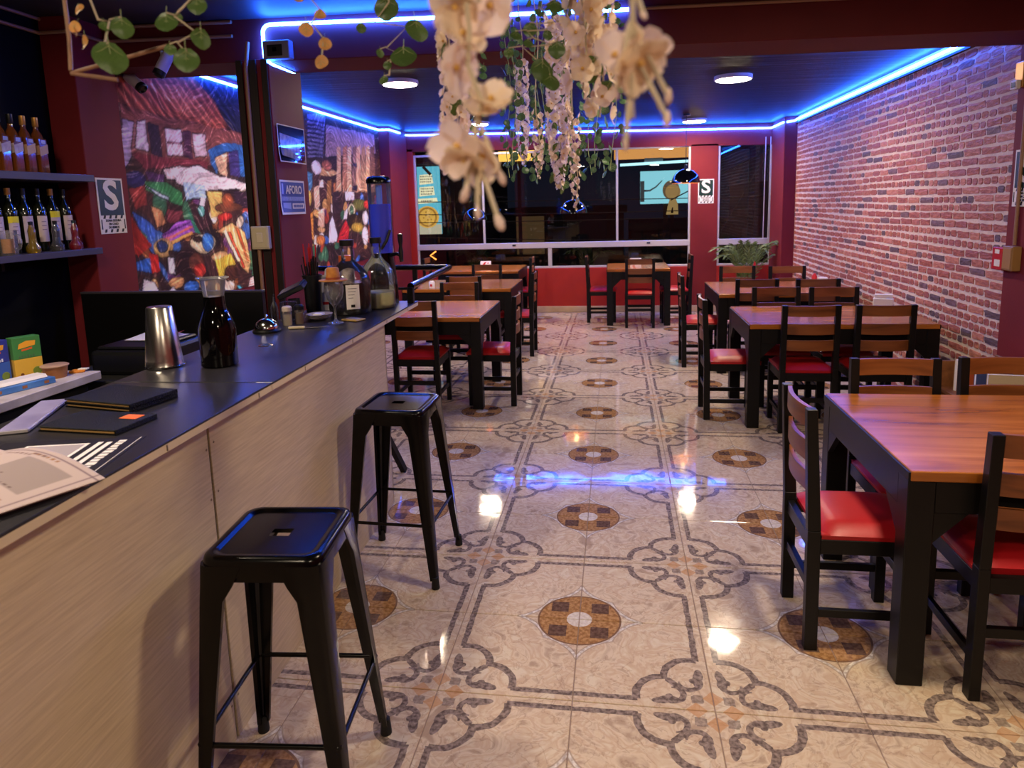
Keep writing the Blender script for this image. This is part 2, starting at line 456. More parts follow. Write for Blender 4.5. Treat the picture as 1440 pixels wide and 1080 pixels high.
# ---- back wall with windows
WY0, WY1 = 7.72, 7.86
struct('wall_back_header', slab(-3.1, 2.5, WY0, WY1, 2.315, 2.66), MAROON, 'maroon wall above the windows')
def wb(name, x0, x1, z0, z1, m, label): return struct(name, B().box(x0, x1, WY0, WY1, z0, z1), m, label, bevel=.003)
wb('wall_back_low', -2.82, 1.20, 0, .655, REDW, 'red painted wall below the long window')
wb('wall_back_low_right', 1.57, 2.30, 0, .655, REDW, 'red painted wall below the narrow window')
wb('wall_back_pier', 1.20, 1.57, 0, 2.36, MAROON, 'maroon pier between the two windows')
wb('wall_back_left', -3.1, -2.82, 0, 2.45, REDW, 'red wall strip left of the long window')
wb('wall_back_right', 2.30, 2.5, 0, 2.40, REDW, 'red wall strip right of the narrow window')
SKIRT = mat('skirting_tile', srgb(196, 172, 150), .3, noise=srgb(180, 152, 130), nscale=9)
struct('baseboard_back', B().box(-2.9, 2.28, 7.705, 7.72, 0, .09), SKIRT, 'beige tile skirting under the windows', bevel=.002)

def window(n, x0, x1, uprights_top, uprights_low, label):
    """aluminium window: long rail at 1.0 m, big panes above, a row of low panes beneath"""
    w = mk('window_%d' % n, None); tag(w, label, None, None, 'structure')
    ZR0, ZR1, ZB = .952, 1.035, .655
    ztop = 2.36
    def fr(a, b, c, d, ya=7.74, yb=7.79, nm='frame_bar'): return B().box(a, b, ya, yb, c, d).obj(nm, ALU, w, bevel=.004)
    fr(x0, x1, ZR0, ZR1, 7.735, 7.80, 'middle_rail')
    fr(x0, x1, ZB, ZB+.03); fr(x0, x1, ztop-.03, ztop)
    fr(x0, x0+.03, ZB+.03, ztop-.03); fr(x1-.03, x1, ZB+.03, ztop-.03)
    ups = [x0+.015]+list(uprights_top)+[x1-.015]
    for u in uprights_top: fr(u-.016, u+.016, ZR1, ztop-.03)
    for u in uprights_low: fr(u-.028, u+.028, ZB+.03, ZR0)
    for a, b in zip(ups[:-1], ups[1:]):
        B().box(a, b, 7.762, 7.768, ZR1, ztop-.03).obj('glass_pane', WINGLASS, w)
    lo = [x0+.015]+list(uprights_low)+[x1-.015]
    for a, b in zip(lo[:-1], lo[1:]):
        B().box(a, b, 7.762, 7.768, ZB+.03, ZR0).obj('glass_pane', WINGLASS, w)
    for u in [q for q in ups[1:-1]]:
        B().box(u+.42, u+.47, 7.725, 7.735, .99, 1.012).obj('latch', BLACKPL, w, bevel=.003)
    return w
window(1, -2.82, 1.20, (-1.785, .172), (-.81,), 'long aluminium window onto the dark street')
window(2, 1.57, 2.31, (), (), 'narrow aluminium window beside the pier')

# ---- brick wall: individual bricks over a mortar ground
MORTAR = mat('brick_mortar', srgb(226, 206, 202), .8, noise=srgb(206, 186, 184), nscale=14, bump=.2, bscale=60)
brickwall = struct('wall_right', B().box(2.437, 2.55, 2.02, 7.02, 0, 2.66), MORTAR, 'red brick wall of rough printed bricks with pale mortar')
def brickmat(i, c1, c2):
    return mat('brick_%d' % i, c1, .62, noise=c2, nscale=30, stretch=(1, .7, 2.0), bump=.6, bscale=34, space='World')
BR = [brickmat(0, srgb(186, 108, 94), srgb(132, 66, 62)), brickmat(1, srgb(194, 120, 104), srgb(146, 80, 72)), brickmat(2, srgb(172, 98, 92), srgb(138, 74, 74)),
      brickmat(3, srgb(204, 136, 118), srgb(172, 102, 88)), brickmat(4, srgb(130, 96, 102), srgb(98, 72, 82)), brickmat(5, srgb(108, 84, 94), srgb(84, 64, 76))]
rb = random.Random(11)
def brick_shape(k):
    """rough cushion-shaped brick face, unit size (y: length, z: height), facing -X"""
    q = random.Random(100+k); pts = []
    ring = [(-.5, -.42), (-.42, -.5), (0, -.5), (.42, -.5), (.5, -.42), (.5, 0), (.5, .42), (.42, .5), (0, .5), (-.42, .5), (-.5, .42), (-.5, 0)]
    ring = [(a+q.uniform(-.05, .04), b+q.uniform(-.11, .08)) for a, b in ring]
    b = B(); n = len(ring)
    v0 = [b.bm.verts.new((.008, y, z)) for y, z in ring]
    v1 = [b.bm.verts.new((-.0035+q.uniform(-.002, .001), y*.955, z*.90)) for y, z in ring]
    c = b.bm.verts.new((-.0050+q.uniform(-.002, .001), 0, 0))
    for i in range(n):
        b._f([v0[i], v0[(i+1) % n], v1[(i+1) % n], v1[i]]); b._f([v1[i], v1[(i+1) % n], c])
    return b
brick_me = [[brick_shape(k).mesh('brick', BR[c]) for k in range(3)] for c in range(6)]
raw = []
PITCH_B = .0585
rows = int(2.56/PITCH_B)
for r_ in range(rows):
    z = (r_+.5)*PITCH_B
    if z > 2.60: break
    y = 2.022-rb.uniform(0, .03)
    kind = rb.choice('shm')
    while y < 7.0:
        if kind == 's': L = rb.uniform(.13, .23)
        elif kind == 'h': L = rb.uniform(.055, .085)
        else: L = rb.choice((rb.uniform(.055, .085), rb.uniform(.12, .2)))
        if rb.random() < .12: kind = rb.choice('shm')
        y0, y1 = max(y, 2.022), min(y+L, 7.0)
        if y1-y0 > .03:
            c = rb.choices(range(6), (28, 24, 22, 12, 9, 5))[0]
            raw.append((y0, y1, z+rb.uniform(-.003, .003)+.006*math.sin(y*2.1+r_*.9), PITCH_B-.0115+rb.uniform(-.004, .003), c))
        y += L+.0125
def show(b):      # how large it shows from the room
    d = math.hypot(2.3, (b[0]+b[1])/2+2.48)
    return (b[1]-b[0])/d/d*(1.0 if b[2] > .5 else .1)*(1 if (b[2] < 2.42 or b[0] > 3.0) else .1)
raw.sort(key=show, reverse=True)
for y0, y1, z, h, c in raw[:300]:
    mk('brick', rb.choice(brick_me[c]), brickwall, (2.437, (y0+y1)/2, z), None, (1, y1-y0, h))
rest = B()
for y0, y1, z, h, c in raw[300:]:
    rest.mi = c
    ys = y1-y0; yc = (y0+y1)/2; q = rb
    ring = [(-.5, -.3), (-.3, -.5), (.3, -.5), (.5, -.3), (.5, .3), (.3, .5), (-.3, .5), (-.5, .3)]
    v0 = [rest.bm.verts.new((2.444, yc+a*ys, z+b_*h)) for a, b_ in ring]
    v1 = [rest.bm.verts.new((2.4335+q.uniform(-.002, .001), yc+a*ys*.95, z+b_*h*.88)) for a, b_ in ring]
    for i in range(8): rest._f([v0[i], v0[(i+1) % 8], v1[(i+1) % 8], v1[i]])
    rest._f(v1)
o = rest.obj('brick_field', BR, brickwall); o['kind'] = 'stuff'

# ---- LED strips along the ceiling edges
struct('trim_6', B().box(2.412, 2.437, 2.02, 7.0, 2.515, 2.532), BLACKMATTE, 'thin black ledge added under the LED strip to shade the brick wall')  # added ledge: blocks LED light off the bricks, its black stands for the shadow line
def led(name, label, pts, r=.0105):
    o = B().tube(pts, r, 8).obj(name, LEDM, smooth=3.3)
    return tag(o, label, 'led strip', 'blue led strips')
led('led_strip', 'blue LED strip along the top of the brick wall', [(2.398, 2.06, 2.555), (2.398, 4.5, 2.553), (2.398, 6.9, 2.556), (2.40, 6.975, 2.548), (2.30, 6.985, 2.535)])
led('led_strip', 'blue LED strip above the windows on the back wall', [(2.262, 7.0, 2.535), (2.258, 7.66, 2.535), (2.24, 7.695, 2.535), (0, 7.70, 2.586), (-2.86, 7.70, 2.648), (-2.895, 7.66, 2.65)])
led('led_strip', 'blue LED strip along the top of the mural', [(-2.9, 7.4, 2.655), (-2.895, 6.93, 2.655), (-2.93, 6.905, 2.655), (-3.035, 6.9, 2.655), (-3.04, 6.7, 2.652), (-3.04, 4.5, 2.653), (-3.04, 2.08, 2.657)])
def arc(c, r, a0, a1, n, f): return [f(c[0]+r*math.cos(R(a0+(a1-a0)*k/n)), c[1]+r*math.sin(R(a0+(a1-a0)*k/n))) for k in range(n+1)]
fr_ = lambda x, z: (x, 1.612, z)
pts = [(.225, 1.612, 2.641), (-.8, 1.612, 2.667), (-1.86, 1.612, 2.694)]
pts += arc((-1.885, 2.649), .045, 90, 180, 6, fr_)
pts += [(-1.932, 1.612, 2.56)]
pts += arc((-1.885, 2.525), .047, 180, 235, 4, fr_)
pts += [(-1.915, 1.66, 2.478), (-1.92, 1.98, 2.477)]
led('led_strip', 'blue LED strip on the ceiling beam bending down at the pillar', pts, .0105)

# ---- round ceiling lamps
def ceiling_lamp(x, y, zc, label, r=.145):
    t = thing('ceiling_lamp', label, 'ceiling lamp', (x, y, zc), 0, 'round ceiling lamps')
    B().lathe([(0, 0), (r+.012, 0), (r+.012, -.028), (r, -.034), (r-.006, -.028), (0, -.028)], 40).obj('housing', WHITE, t, smooth=.6)
    B().lathe([(r-.006, -.0285), (r-.012, -.036), (r*.6, -.038), (0, -.038)], 40).obj('diffuser', LAMPM, t, smooth=1)
    return t
for x, y, lb in ((1.14, 3.85, 'round warm ceiling lamp in front of the brick wall, the largest in view'), (1.16, 7.0, 'round warm ceiling lamp near the back windows on the right'),
                 (-1.68, 3.52, 'round warm ceiling lamp beside the mural seen left of the flowers'), (-1.63, 6.7, 'round warm ceiling lamp near the back windows behind the flowers')):
    ceiling_lamp(x, y, zt(x, 2.598), lb)
for x, y, lb in ((1.14, -.3, 'added round warm ceiling lamp out of view over the nearest table'), (-.9, -3.3, 'added round warm ceiling lamp out of view behind the viewer on the left'), (1.3, -3.3, 'added round warm ceiling lamp out of view behind the viewer on the right'), (-1.9, -.9, 'added round warm ceiling lamp out of view over the bar')):
    ceiling_lamp(x, y, zt(x, 2.653), lb)  # unseen lamps, added to light the bar end and the near side

# ================================================================== MURAL
MURAL = [('p',(38,36,60),[(2.66,2.65),(3.63,2.81),(3.54,2.29),(3.14,2.28),(2.65,2.61)]),('p',(150,75,60),[(1.76,2.49),(2.65,2.63),(2.92,2.48),(3.07,2.29),(2.88,2.28),(2.24,2.29),(1.93,2.3),(1.75,2.33)]),('p',(185,100,80),[(2.07,2.49),(2.43,2.55),(2.73,2.44),(2.86,2.31),(2.47,2.32)]),('p',(120,68,62),[(1.78,2.32),(1.93,2.3),(3.07,2.28),(3.41,2.27),(3.37,2.05),(2.65,1.96),(2.29,1.98),(1.86,1.99),(1.75,1.93)]),('p',(175,155,190),[(1.78,2.23),(1.9,2.22),(1.86,1.99),(1.76,1.89)]),('p',(205,185,205),[(1.93,2.22),(2.03,2.24),(2.03,2.03),(1.91,2.04)]),('p',(50,35,50),[(2.05,2.22),(2.17,2.22),(2.17,2.0),(2.05,2.02)]),('p',(215,185,195),[(2.23,2.22),(2.43,2.22),(2.42,2.03),(2.22,2.02)]),('p',(120,60,75),[(2.23,2.12),(2.42,2.13),(2.42,2.12),(2.23,2.11)]),('p',(70,40,60),[(2.44,2.21),(2.54,2.22),(2.54,2.0),(2.43,2.02)]),('p',(205,175,185),[(2.56,2.21),(2.75,2.21),(2.74,2.05),(2.57,2.02)]),('p',(115,48,55),[(1.86,2.01),(2.73,2.0),(2.71,1.93),(2.26,1.94),(1.97,1.9)]),('p',(75,45,80),[(1.97,1.89),(2.17,1.88),(2.16,1.82),(2.0,1.82)]),('p',(215,190,190),[(2.16,1.92),(2.36,1.95),(2.65,1.93),(2.31,1.84),(2.19,1.84)]),('p',(50,95,160),[(2.76,2.1),(2.99,2.17),(3.4,2.18),(3.38,1.89),(3.21,1.9),(3.17,2.08),(3.04,2.1),(2.91,2.06),(2.85,1.89),(2.77,1.99)]),('p',(205,165,135),[(2.84,2.04),(3.04,2.1),(3.02,1.88),(2.88,1.91)]),('p',(58,48,100),[(3.06,2.1),(3.21,2.13),(3.22,1.89),(3.06,1.9)]),('p',(222,202,208),[(2.28,1.92),(2.6,1.96),(2.88,1.89),(3.34,1.85),(3.35,1.8),(2.62,1.77),(2.31,1.81)]),('e',(45,38,75),[1.863,1.834,0.108,0.059]),('p',(130,52,48),[(1.78,1.77),(1.95,1.79),(1.95,1.66),(1.82,1.63)]),('p',(60,125,72),[(1.96,1.82),(2.19,1.82),(2.38,1.75),(2.36,1.66),(2.19,1.69),(1.95,1.76)]),('p',(200,205,225),[(1.95,1.79),(2.19,1.72),(2.2,1.69),(2.06,1.73)]),('p',(165,190,215),[(2.39,1.83),(2.66,1.81),(2.67,1.72),(2.42,1.69)]),('p',(195,160,90),[(2.68,1.77),(2.89,1.77),(2.89,1.58),(2.71,1.57)]),('p',(60,36,40),[(2.43,1.69),(2.66,1.64),(2.73,1.52),(2.52,1.46)]),('p',(50,32,45),[(3.08,1.77),(3.33,1.79),(3.32,1.63),(3.1,1.65)]),('e',(100,58,38),[2.981,1.644,0.207,0.038]),('e',(140,72,45),[2.974,1.701,0.092,0.059]),('p',(60,92,175),[(1.78,1.63),(1.98,1.54),(2.04,1.48),(1.98,1.41),(1.86,1.49)]),('p',(160,45,35),[(1.77,1.6),(1.88,1.46),(1.97,1.38),(1.81,1.31),(1.75,1.37)]),('p',(195,130,90),[(1.98,1.66),(2.11,1.63),(2.14,1.54),(2.04,1.51)]),('p',(120,55,60),[(2.16,1.64),(2.35,1.62),(2.26,1.53),(2.16,1.54)]),('p',(150,85,175),[(2.08,1.46),(2.27,1.55),(2.45,1.56),(2.46,1.45),(2.24,1.41),(2.09,1.4)]),('p',(230,110,105),[(2.09,1.43),(2.44,1.51),(2.44,1.49),(2.1,1.41)]),('p',(235,160,85),[(2.12,1.4),(2.43,1.46),(2.44,1.43),(2.14,1.38)]),('p',(95,40,120),[(2.08,1.46),(2.44,1.55),(2.44,1.54),(2.09,1.45)]),('p',(50,125,95),[(2.41,1.66),(2.54,1.44),(2.46,1.45)]),('e',(110,180,170),[2.592,1.622,0.043,0.041]),('p',(222,212,222),[(2.59,1.72),(2.66,1.72),(2.63,1.65),(2.57,1.66)]),('e',(192,150,90),[2.082,1.359,0.101,0.072]),('e',(38,48,88),[2.07,1.372,0.057,0.044]),('e',(212,190,150),[2.569,1.361,0.181,0.078]),('e',(60,112,190),[2.628,1.37,0.088,0.076]),('e',(55,35,30),[2.491,1.398,0.061,0.025]),('p',(222,172,112),[(2.75,1.45),(3.01,1.51),(3.2,1.43),(3.26,1.17),(3.21,1.06),(3.08,1.15),(2.99,1.41)]),('p',(180,60,40),[(2.93,1.43),(2.98,1.43),(3.16,1.12),(3.12,1.12)]),('p',(240,215,170),[(2.87,1.45),(2.92,1.46),(3.09,1.19),(3.04,1.18)]),('p',(190,90,50),[(3.05,1.47),(3.1,1.46),(3.24,1.17),(3.21,1.16)]),('e',(170,45,38),[2.919,1.566,0.104,0.035]),('e',(205,160,110),[2.787,1.245,0.125,0.041]),('p',(172,40,35),[(1.92,1.33),(2.02,1.32),(2.01,1.2),(1.92,1.19)]),('p',(50,90,170),[(1.78,1.28),(1.92,1.3),(1.92,1.19),(1.78,1.22)]),('p',(42,24,24),[(2.13,1.34),(2.41,1.31),(2.41,1.15),(2.17,1.15)]),('e',(95,52,40),[2.46,1.213,0.1,0.074]),('e',(172,50,40),[2.499,1.16,0.073,0.049]),('p',(205,172,62),[(2.71,1.22),(2.96,1.25),(3.01,1.16),(2.74,1.06)]),('e',(70,40,30),[2.921,1.093,0.098,0.063]),('p',(226,216,222),[(2.12,1.29),(2.2,1.28),(2.19,1.16),(2.11,1.17)]),('e',(205,145,95),[2.191,1.104,0.106,0.039]),('p',(226,216,226),[(1.79,1.06),(1.83,1.16),(1.93,1.13),(1.98,1.04)]),('p',(226,216,226),[(2.01,1.03),(2.14,1.09),(2.25,1.0)]),('e',(50,92,165),[2.378,1.051,0.103,0.044]),('p',(80,170,190),[(3.0,0.98),(3.05,0.98),(3.13,0.92),(3.08,0.9)]),('p',(226,190,182),[(3.14,0.89),(3.22,1.03),(3.33,1.05),(3.3,0.86)]),('p',(105,98,130),[(4.66,2.6),(5.14,2.66),(4.99,2.17),(4.58,2.15)]),('p',(45,40,70),[(4.61,2.54),(5.12,2.56),(5.12,2.54),(4.61,2.53)]),('p',(45,40,70),[(4.61,2.5),(5.12,2.51),(5.11,2.5),(4.6,2.48)]),('p',(45,40,70),[(4.6,2.46),(5.11,2.47),(5.11,2.46),(4.6,2.44)]),('p',(45,40,70),[(4.59,2.41),(5.1,2.43),(5.1,2.41),(4.59,2.4)]),('p',(45,40,70),[(4.58,2.37),(5.09,2.38),(5.09,2.37),(4.58,2.35)]),('p',(45,40,70),[(4.58,2.32),(5.09,2.34),(5.08,2.32),(4.58,2.31)]),('p',(45,40,70),[(4.57,2.28),(5.08,2.29),(5.08,2.28),(4.57,2.27)]),('p',(45,40,70),[(4.56,2.24),(5.07,2.25),(5.07,2.24),(4.56,2.22)]),('p',(45,40,70),[(4.55,2.19),(5.06,2.21),(5.06,2.19),(4.55,2.18)]),('p',(150,120,125),[(5.12,2.54),(6.73,2.58),(6.74,2.33),(5.06,2.18)]),('p',(70,110,140),[(4.55,2.0),(4.69,1.98),(4.66,1.84),(4.53,1.75)]),('e',(205,165,80),[4.572,1.726,0.059,0.083]),('e',(195,145,95),[5.067,2.013,0.284,0.05]),('e',(150,85,62),[5.08,2.09,0.127,0.062]),('e',(225,205,205),[4.793,2.054,0.139,0.081]),('p',(205,155,115),[(5.4,2.31),(5.53,2.34),(5.46,1.81),(5.3,1.79)]),('p',(165,110,80),[(5.58,2.32),(5.72,2.36),(5.65,1.81),(5.48,1.79)]),('p',(215,165,125),[(5.73,2.33),(5.87,2.37),(5.8,1.81),(5.62,1.79)]),('p',(120,85,75),[(5.91,2.34),(6.05,2.38),(5.98,1.81),(5.8,1.8)]),('p',(205,150,110),[(6.03,2.35),(6.18,2.4),(6.11,1.82),(5.92,1.8)]),('p',(165,120,85),[(6.21,2.36),(6.36,2.41),(6.28,1.82),(6.09,1.8)]),('p',(195,145,100),[(6.38,2.38),(6.53,2.42),(6.46,1.82),(6.26,1.8)]),('p',(120,80,60),[(6.55,2.39),(6.71,2.44),(6.64,1.82),(6.43,1.8)]),('p',(60,50,70),[(5.88,2.15),(6.0,2.16),(6.0,2.12),(5.88,2.12)]),('p',(40,30,50),[(5.84,1.88),(5.98,1.89),(5.97,1.83),(5.83,1.83)]),('p',(215,172,142),[(4.69,1.84),(4.83,1.87),(4.83,1.64),(4.68,1.61)]),('p',(225,185,165),[(4.82,1.93),(4.95,1.93),(4.95,1.84),(4.83,1.84)]),('p',(145,98,50),[(5.05,1.92),(5.2,1.94),(5.1,1.58),(4.99,1.55)]),('p',(175,105,62),[(5.24,1.91),(5.31,1.91),(5.27,1.66),(5.18,1.64)]),('p',(205,160,135),[(4.79,1.61),(4.93,1.63),(4.91,1.41),(4.72,1.42)]),('p',(60,40,40),[(5.18,1.79),(5.38,1.82),(5.37,1.55),(5.17,1.55)]),('p',(226,206,198),[(5.54,1.81),(5.88,1.81),(5.86,1.7),(5.56,1.69)]),('e',(95,92,42),[6.032,1.652,0.247,0.074]),('e',(205,192,152),[5.742,1.586,0.123,0.077]),('e',(72,102,72),[5.75,1.581,0.07,0.054]),('e',(52,36,22),[5.859,1.442,0.286,0.097]),('e',(165,132,52),[5.915,1.372,0.209,0.062]),('e',(180,50,40),[6.294,1.651,0.124,0.059]),('p',(226,212,212),[(4.99,1.23),(5.04,1.45),(5.15,1.54),(5.26,1.29),(5.21,1.22)]),('p',(172,40,40),[(5.23,1.22),(5.34,1.36),(5.54,1.48),(5.65,1.38),(5.56,1.2)]),('p',(226,205,200),[(5.5,1.58),(5.62,1.61),(5.58,1.48),(5.46,1.48)]),('e',(222,206,198),[6.202,1.483,0.117,0.093]),('e',(222,206,198),[6.163,1.256,0.126,0.118]),('e',(226,216,216),[4.807,1.327,0.064,0.026]),('e',(200,150,100),[4.817,1.384,0.113,0.032]),('e',(170,95,50),[4.78,1.271,0.123,0.057]),('p',(200,130,60),[(4.54,1.56),(4.63,1.59),(4.61,1.28),(4.55,1.28)])]
def paint_mural(nu, nv, y0, y1, z0, z1):
    u = np.linspace(y0, y1, nu); v = np.linspace(z0, z1, nv)
    Y, Z = np.meshgrid(u, v, indexing='ij')
    rng = np.random.default_rng(3)
    def fbm(fy, fz, seed):
        r = np.random.default_rng(seed); s = np.zeros_like(Y); a = 1.0
        for k in range(4):
            for _ in range(3):
                p = r.uniform(0, 6.28, 2); th = r.uniform(0, 3.14)
                s += a*np.sin((Y*fy*np.cos(th)+Z*fz*np.sin(th))*2**k+p[0])*np.cos((Z*fz*np.cos(th)-Y*fy*np.sin(th))*2**k*.8+p[1])
            a *= .55
        return s/3
    wy = Y+.018*fbm(9, 9, 1); wz = Z+.014*fbm(9, 9, 2)
    C = np.zeros(Y.shape+(3,)); C[:] = (58, 36, 34)
    tone = fbm(2.5, 5, 5)
    C += tone[..., None]*np.array((22, 12, 8))
    # loose crowd of colour behind the drawn figures
    pal = [(150, 60, 45), (60, 90, 150), (190, 140, 80), (210, 190, 170), (90, 50, 90), (60, 100, 70), (120, 70, 40), (40, 26, 26)]
    r2 = random.Random(5)
    for k in range(150):
        cy, cz = r2.uniform(y0, y1), r2.uniform(z0, min(z1, 1.75)); ry, rz = r2.uniform(.04, .12), r2.uniform(.03, .09); a = r2.uniform(0, 3.1)
        dy, dz = wy-cy, wz-cz
        q = ((dy*math.cos(a)+dz*math.sin(a))/ry)**2+((dz*math.cos(a)-dy*math.sin(a))/rz)**2
        C[q < 1] = pal[k % len(pal)]
    for kind, c, g in MURAL:
        c = np.array(c, float)
        if kind == 'e':
            q = ((wy-g[0])/max(g[2], .01))**2+((wz-g[1])/max(g[3], .01))**2
            msk = q < 1; sh = np.clip(1.12-.28*q, .8, 1.15)
        else:
            msk = np.zeros(Y.shape, bool); n = len(g); j = n-1
            for i in range(n):
                (ya, za), (yb, zb) = g[i], g[j]
                with np.errstate(divide='ignore', invalid='ignore'):
                    cond = ((za > wz) != (zb > wz)) & (wy < (yb-ya)*(wz-za)/(zb-za+1e-9)+ya)
                msk ^= cond; j = i
            sh = 1.0
        C[msk] = (c[None, None, :]*(sh if np.isscalar(sh) else sh[..., None])*np.ones(Y.shape+(1,)))[msk]
    # brush strokes: streaks of lighter and darker pigment
    st = np.sin((wy*60+wz*35+3*fbm(5, 5, 8))*1.5)*fbm(7, 7, 9)
    C *= (1+.16*st+.10*fbm(14, 10, 10))[..., None]
    roof = (Z > 2.28) & (Y < 3.2)
    C[roof] *= (1+.30*np.sin((Y[roof]*58+Z[roof]*70+4*tone[roof])))[..., None]
    # paint laid along a swirling flow: smear noise and colour along it
    th = 2.2*fbm(3, 3, 21)+.8*fbm(8, 8, 22); n0 = rng.standard_normal(Y.shape); n0 = (n0+np.roll(n0, 1, 0)+np.roll(n0, 1, 1)+np.roll(n0, (1, 1), (0, 1)))/2
    ii, jj = np.meshgrid(np.arange(Y.shape[0], dtype=float), np.arange(Y.shape[1], dtype=float), indexing='ij')
    acc = n0.copy(); colacc = C.copy(); cnt = 1
    for sg in (-1, 1):
        a, b = ii.copy(), jj.copy()
        for k in range(9):
            ia = np.clip(np.rint(a), 0, Y.shape[0]-1).astype(int); ib = np.clip(np.rint(b), 0, Y.shape[1]-1).astype(int)
            a = a+sg*np.cos(th[ia, ib])*1.0; b = b+sg*np.sin(th[ia, ib])*1.0
            ia = np.clip(np.rint(a), 0, Y.shape[0]-1).astype(int); ib = np.clip(np.rint(b), 0, Y.shape[1]-1).astype(int)
            acc += n0[ia, ib]
            if k < 4: colacc += C[ia, ib]; cnt += 1
    acc /= acc.std(); C = .6*C+.4*colacc/cnt
    g = np.abs(np.gradient(C.sum(-1), axis=0))+np.abs(np.gradient(C.sum(-1), axis=1))
    C = C*(1-.5*np.clip(g/200, 0, 1))[..., None]
    C = C*(1+.11*np.clip(acc, -2, 2))[..., None]+np.clip(acc-1.3, 0, 1)[..., None]*np.array((44, 38, 32))
    C = np.clip((C*1.18-118)*1.1+124, 10, 248)/255
    return np.where(C <= .04045, C/12.92, ((C+.055)/1.055)**2.4)
def print_plane(name, C, fn, parent, m):
    """grid mesh whose vertices carry a printed colour; fn(i/nu, j/nv) -> position"""
    nu, nv = C.shape[:2]
    U, V = np.meshgrid(np.linspace(0, 1, nu), np.linspace(0, 1, nv), indexing='ij')
    P = np.array(fn(U, V)); P = np.moveaxis(P, 0, -1).reshape(-1, 3)
    idx = np.arange(nu*nv).reshape(nu, nv)
    Fc = np.stack([idx[:-1, :-1], idx[1:, :-1], idx[1:, 1:], idx[:-1, 1:]], -1).reshape(-1, 4)
    me = bpy.data.meshes.new(name)
    me.vertices.add(len(P)); me.vertices.foreach_set('co', P.astype(np.float32).ravel())
    me.loops.add(Fc.size); me.loops.foreach_set('vertex_index', Fc.astype(np.int32).ravel())
    me.polygons.add(len(Fc)); me.polygons.foreach_set('loop_start', (np.arange(len(Fc))*4).astype(np.int32))
    me.update(calc_edges=True)
    at = me.color_attributes.new('print', 'FLOAT_COLOR', 'POINT')
    at.data.foreach_set('color', np.concatenate([C.reshape(-1, 3), np.ones((nu*nv, 1))], 1).astype(np.float32).ravel())
    me.materials.append(m)
    return mk(name, me, parent)
PRINT = attrmat('printed_colour', .75)
MY0, MY1, MZ0, MZ1 = 1.715, 6.90, .95, 2.645
mC = paint_mural(640, 250, MY0, MY1, MZ0, MZ1)
mu = thing('mural', 'large colourful painted market scene with a tiled house along the side wall', 'mural')
B().box(-3.058, -3.052, MY0, MY1, MZ0, MZ1).obj('backing_board', WHITE, mu)
print_plane('painting', mC, lambda u, v: (np.full_like(u, -3.0505), MY0+(MY1-MY0)*u, MZ0+(MZ1-MZ0)*v), mu, PRINT)

# ================================================================== TABLES
TH = .74
def table(x0, x1, y0, y1, label):
    cx, cy = (x0+x1)/2, (y0+y1)/2; hx, hy = (x1-x0)/2, (y1-y0)/2
    t = thing('dining_table', label, 'table', (cx, cy, 0), 0, 'dining tables')
    B().box(-hx+.006, hx-.006, -hy, hy, TH-.034, TH).obj('table_top', TOPWOOD, t, bevel=.003)
    L = .082
    for sx in (-1, 1):
        for sy in (-1, 1):
            B().box(*sorted((sx*hx, sx*(hx-L))), *sorted((sy*(hy-.004), sy*(hy-L))), 0, TH-.034).obj('leg', BLACKP, t, bevel=.003)
    zt_, zb = TH-.034, TH-.034-.105
    for sy in (-1, 1):
        B().box(-hx+L, hx-L, *sorted((sy*(hy-.006), sy*(hy-.03))), zb, zt_).obj('apron', BLACKP, t, bevel=.002)
        for sx in (-1, 1):
            a = sx*(hx-L); b = B()
            b.prism([(a, zb), (a-sx*.10, zb), (a, zb-.10)], 0, .022, Matrix(((1, 0, 0, 0), (0, 0, 1, sy*(hy-.018)-.011), (0, 1, 0, 0), (0, 0, 0, 1))))
            b.obj('corner_brace', BLACKP, t)
    for sx in (-1, 1):
        B().box(*sorted((sx*(hx-.001), sx*(hx-.024))), -hy+L, hy-L, zb, zt_).obj('apron', BLACKP, t, bevel=.002)
        B().box(*sorted((sx*(hx+.001), sx*(hx-.006))), -hy+.004, hy-.004, TH-.034, TH-.006).obj('end_board', BLACKP, t)
        for sy in (-1, 1):
            a = sy*(hy-L); b = B()
            b.prism([(a, zb), (a-sy*.10, zb), (a, zb-.10)], 0, .022, Matrix(((0, 0, 1, sx*(hx-.0125)-.011), (1, 0, 0, 0), (0, 1, 0, 0), (0, 0, 0, 1))))
            b.obj('corner_brace', BLACKP, t)
    return t
table(1.05, 2.38, -.265, .64, 'nearest wooden dining table on the right with thick black legs')
table(1.05, 2.27, 2.39, 3.235, 'second wooden table along the brick wall, with four side chairs')
table(1.07, 2.27, 3.98, 4.98, 'third wooden table along the brick wall, in front of the palm')
table(.03, .84, 6.53, 7.42, 'small square wooden table under the long window beside the pier')
table(-2.1, -.895, 2.73, 3.69, 'nearest wooden table left of the aisle, behind the bar end')
table(-2.1, -.925, 4.58, 5.5, 'middle wooden table left of the aisle')
table(-2.2, -1.11, 6.5, 7.4, 'farthest wooden table left of the aisle, under the window')

